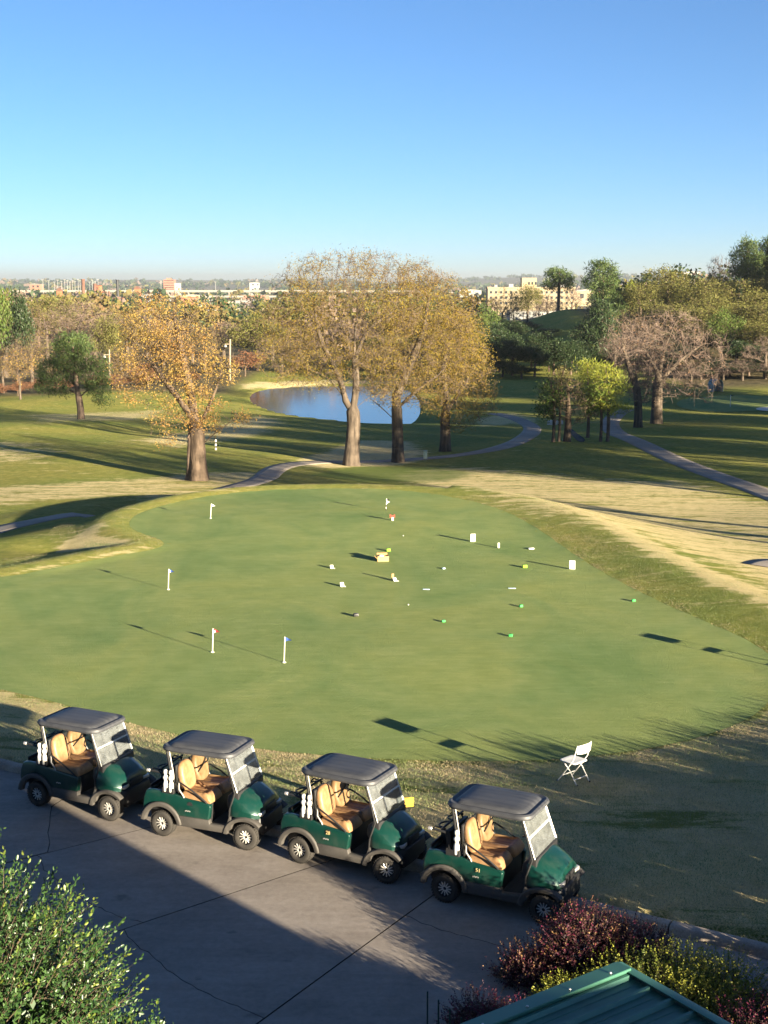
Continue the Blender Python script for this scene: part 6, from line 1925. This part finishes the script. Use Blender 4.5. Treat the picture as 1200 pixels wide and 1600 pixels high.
m = MB()
for side in (1,):
    m.rings([[pl_(u, s, n, side) for s, n in ((-.06, .03), (.0, .047), (.05, .047), (.05, .038), (.0, .036), (-.05, -.12), (-.06, -.12))] for u in (-.16, RL)])
m.build('ridge_cap', M['green_trim'], porch, .003, 1)
for u, s, side in ((.25, 2.3, 1), (3.2, 2.3, 1), (.25, .2, 1), (3.2, .2, 1)):
    q = pl_(u, s, -.16, side)
    MB().box(q[0] - .07, q[0] + .07, q[1] - .07, q[1] + .07, 0, q[2]).build('post', M['dark_green'], porch, .01)
m = MB()
for sb in (.2, 2.3):
    a = Vector(pl_(0, sb, -.1)); b = Vector(pl_(RL, sb, -.1)); c = (a + b) / 2
    m.obox(c, (b - a) / 2, (0, .05, 0) if abs(rd.x) > .5 else (.05, 0, 0), (0, 0, .06))
m.build('beam', M['dark_green'], porch)
# iron railing beside the porch
a = Vector(P(668, 1549, 1.2)); b = Vector(P(721, 1590, 1.2)); st_ = (b - a) / 3
rail = empty('iron_railing', (a.x, a.y, 0), 0, 'dark green iron railing of thin pickets at the lower middle', 'railing')
for k in range(8):
    p = st_ * k
    MB().box(p.x - .009, p.x + .009, p.y - .009, p.y + .009, 0, 1.2).build('picket', M['dark_green'], rail)
for z in (.16, .62):
    m = MB(); e = st_ * 7; m.obox((e.x / 2, e.y / 2, z), (e.x / 2 + .02, e.y / 2, 0), Vector((-e.y, e.x, 0)).normalized() * .016, (0, 0, .012)); m.build('rail', M['dark_green'], rail)

# ------------------------------------------------------------------ the clubhouse the photo was taken from
M['stucco'] = simple('cream_stucco', (.50, .45, .36), .9, 0, .2, .06, 3, .2)
M['shingle'] = simple('dark_roof_shingle', (.09, .085, .08), .9, 0, .2, .25, 6, .4)
club = empty('clubhouse', (0, -1, 0), 0, 'cream clubhouse behind the eye whose shade falls on the driveway', 'building')
MB().box(-40, 16.5, -16, 0.6, -.3, 5.45).build('wall', M['stucco'], club)
MB().box(-40.3, 16.7, -16.3, .8, 5.46, 5.9).build('roof', M['shingle'], club)
MB().box(-30, 1.2, -16, -.8, 5.91, 11.5).build('upper_wall', M['stucco'], club)
MB().prism([(-30.5, 11.52), (1.6, 11.52), (-2, 13.2), (-27, 13.2)], -16.4, -.4).build('upper_roof', M['shingle'], club)
for k in range(6):
    w_ = MB().box(-24 + k * 6, -22 + k * 6, .57, .68, 1.2, 3.4).build('window', M['darkglass'], club)
    MB().box(-24.1 + k * 6, -21.9 + k * 6, .62, .78, 1.05, 1.18).build('sill', M['stucco'], w_)
MB().box(10.2, 11.6, .57, .68, 0, 2.3).build('door', M['dark_green'], club)

# ------------------------------------------------------------------ loose grass on the bank and round the green
def blades(region_xy, n, h, w, seed, name, mats, share, label=None):
    r = np.random.default_rng(seed)
    x, y = region_xy(r, n)
    z = ground(x, y); k = len(x)
    a = r.normal(0, .55, (k, 3)); a[:, 2] = 1; a /= np.linalg.norm(a, axis=1)[:, None]
    th = r.random(k) * 6.28; b = np.stack([np.cos(th), np.sin(th), 0 * th], 1)
    hh = (h * (.5 + r.random(k)))[:, None]
    p = np.c_[x, y, z - .004]
    V = np.stack([p - b * w, p + b * w, p + a * hh + b * w * .3], 1).reshape(-1, 3)
    i = np.arange(k) * 3
    pat = vnoise(x, y, 1.1, 51) * .5 + vnoise(x, y, .35, 52) * .35 + .5
    mi = (r.random(k) < np.clip(share + (pat - .5) * 1.2, .02, .98)).astype(int)
    me = np_mesh(name, V, [np.stack([i, i + 1, i + 2], 1)], mats, False, mi)
    tag(link(name, me), label, 'grass', kind='stuff')
M['blade'] = leaf_mat('grass_blade', [(.13, .185, .065), (.19, .24, .09), (.25, .29, .12)], .3, .6, 1.2, .2)
M['straw'] = leaf_mat('straw_blade', [(.37, .30, .185), (.47, .39, .25), (.28, .22, .135)], .3, .7, 1.2, .15)
def bank(r, n):
    u = r.random(n) * 19 - 1.5; v = r.random(n) ** 1.0 * 12
    p = K0[None] + u[:, None] * KU + (v[:, None] + .07) * KN
    d = poly_sd(GREEN, p[:, 0], p[:, 1]); k = (d > .03) & (np.abs(p[:, 0]) < p[:, 1] * .32)
    return p[k, 0], p[k, 1]
blades(bank, 190000, .040, .0045, 61, 'bank_grass', [M['blade'], M['straw']], .46, 'half dormant grass on the bank between the kerb and the green')
gb_ = resample(np.concatenate([GREEN, GREEN[:1]]), .02); gn = np.gradient(gb_, axis=0); gn /= np.linalg.norm(gn, axis=1)[:, None]; gn = np.stack([gn[:, 1], -gn[:, 0]], 1)
_t = poly_sd(GREEN, *(gb_[::50] + gn[::50] * .3).T)
if np.median(_t) < 0: gn = -gn
def collar(r, n):
    k = r.integers(0, len(gb_), n); o_ = r.random(n) ** 1.3 * 3.2 + .01
    p = gb_[k] + gn[k] * o_[:, None]
    d = poly_sd(GREEN, p[:, 0], p[:, 1]); q = (d > .0) & (np.abs(p[:, 0]) < p[:, 1] * .32 + 1)
    return p[q, 0], p[q, 1]
blades(collar, 150000, .026, .0048, 62, 'collar_grass', [M['blade'], M['straw']], .22, 'longer rough grass ringing the putting green')

# ------------------------------------------------------------------ haze over the town and hills
zmin = float(GZ.min()) - 1.0
zmax = max(float(GZ.max()) + 22, 60)
hz = MB().box(-9500, 9500, -70, 20500, zmin, zmax)
t = NT('haze_air')
pv = t.n('ShaderNodeVolumePrincipled')
pv.inputs['Color'].default_value = (.53, .58, .63, 1)
pv.inputs['Density'].default_value = 1.0e-4
pv.inputs['Anisotropy'].default_value = 0.2
t.l(pv.outputs[0], t.out.inputs['Volume'])
h = hz.build('haze', t.mat); tag(h, kind='stuff')

# ------------------------------------------------------------------ the place of each among its look-alikes
def seen_x(o):
    p = o.matrix_world.translation if o.parent else o.location
    return p.x / max(1.0, p.y * math.cos(PITCH) + (H - p.z) * math.sin(PITCH))
ORD = ['', 'second', 'third', 'fourth', 'fifth', 'sixth', 'seventh', 'eighth', 'ninth', 'tenth', 'eleventh', 'twelfth', 'thirteenth', 'fourteenth', 'fifteenth', 'sixteenth', 'seventeenth', 'eighteenth', 'nineteenth', 'twentieth']
by_label = {}
for o in SC.objects:
    if o.parent is None and 'category' in o and 'outside the photo' not in o['label']:
        by_label.setdefault(o['label'], []).append(o)
for lab, os_ in by_label.items():
    if len(os_) < 2: continue
    os_.sort(key=seen_x); n = len(os_)
    for k, o in enumerate(os_):
        if k == 0: w_ = 'leftmost one'
        elif k == n - 1: w_ = 'rightmost one'
        elif k <= (n - 1) / 2: w_ = ORD[k] + ' from the left'
        else: w_ = ORD[n - 1 - k] + ' from the right'
        o['label'] = lab + ', ' + w_
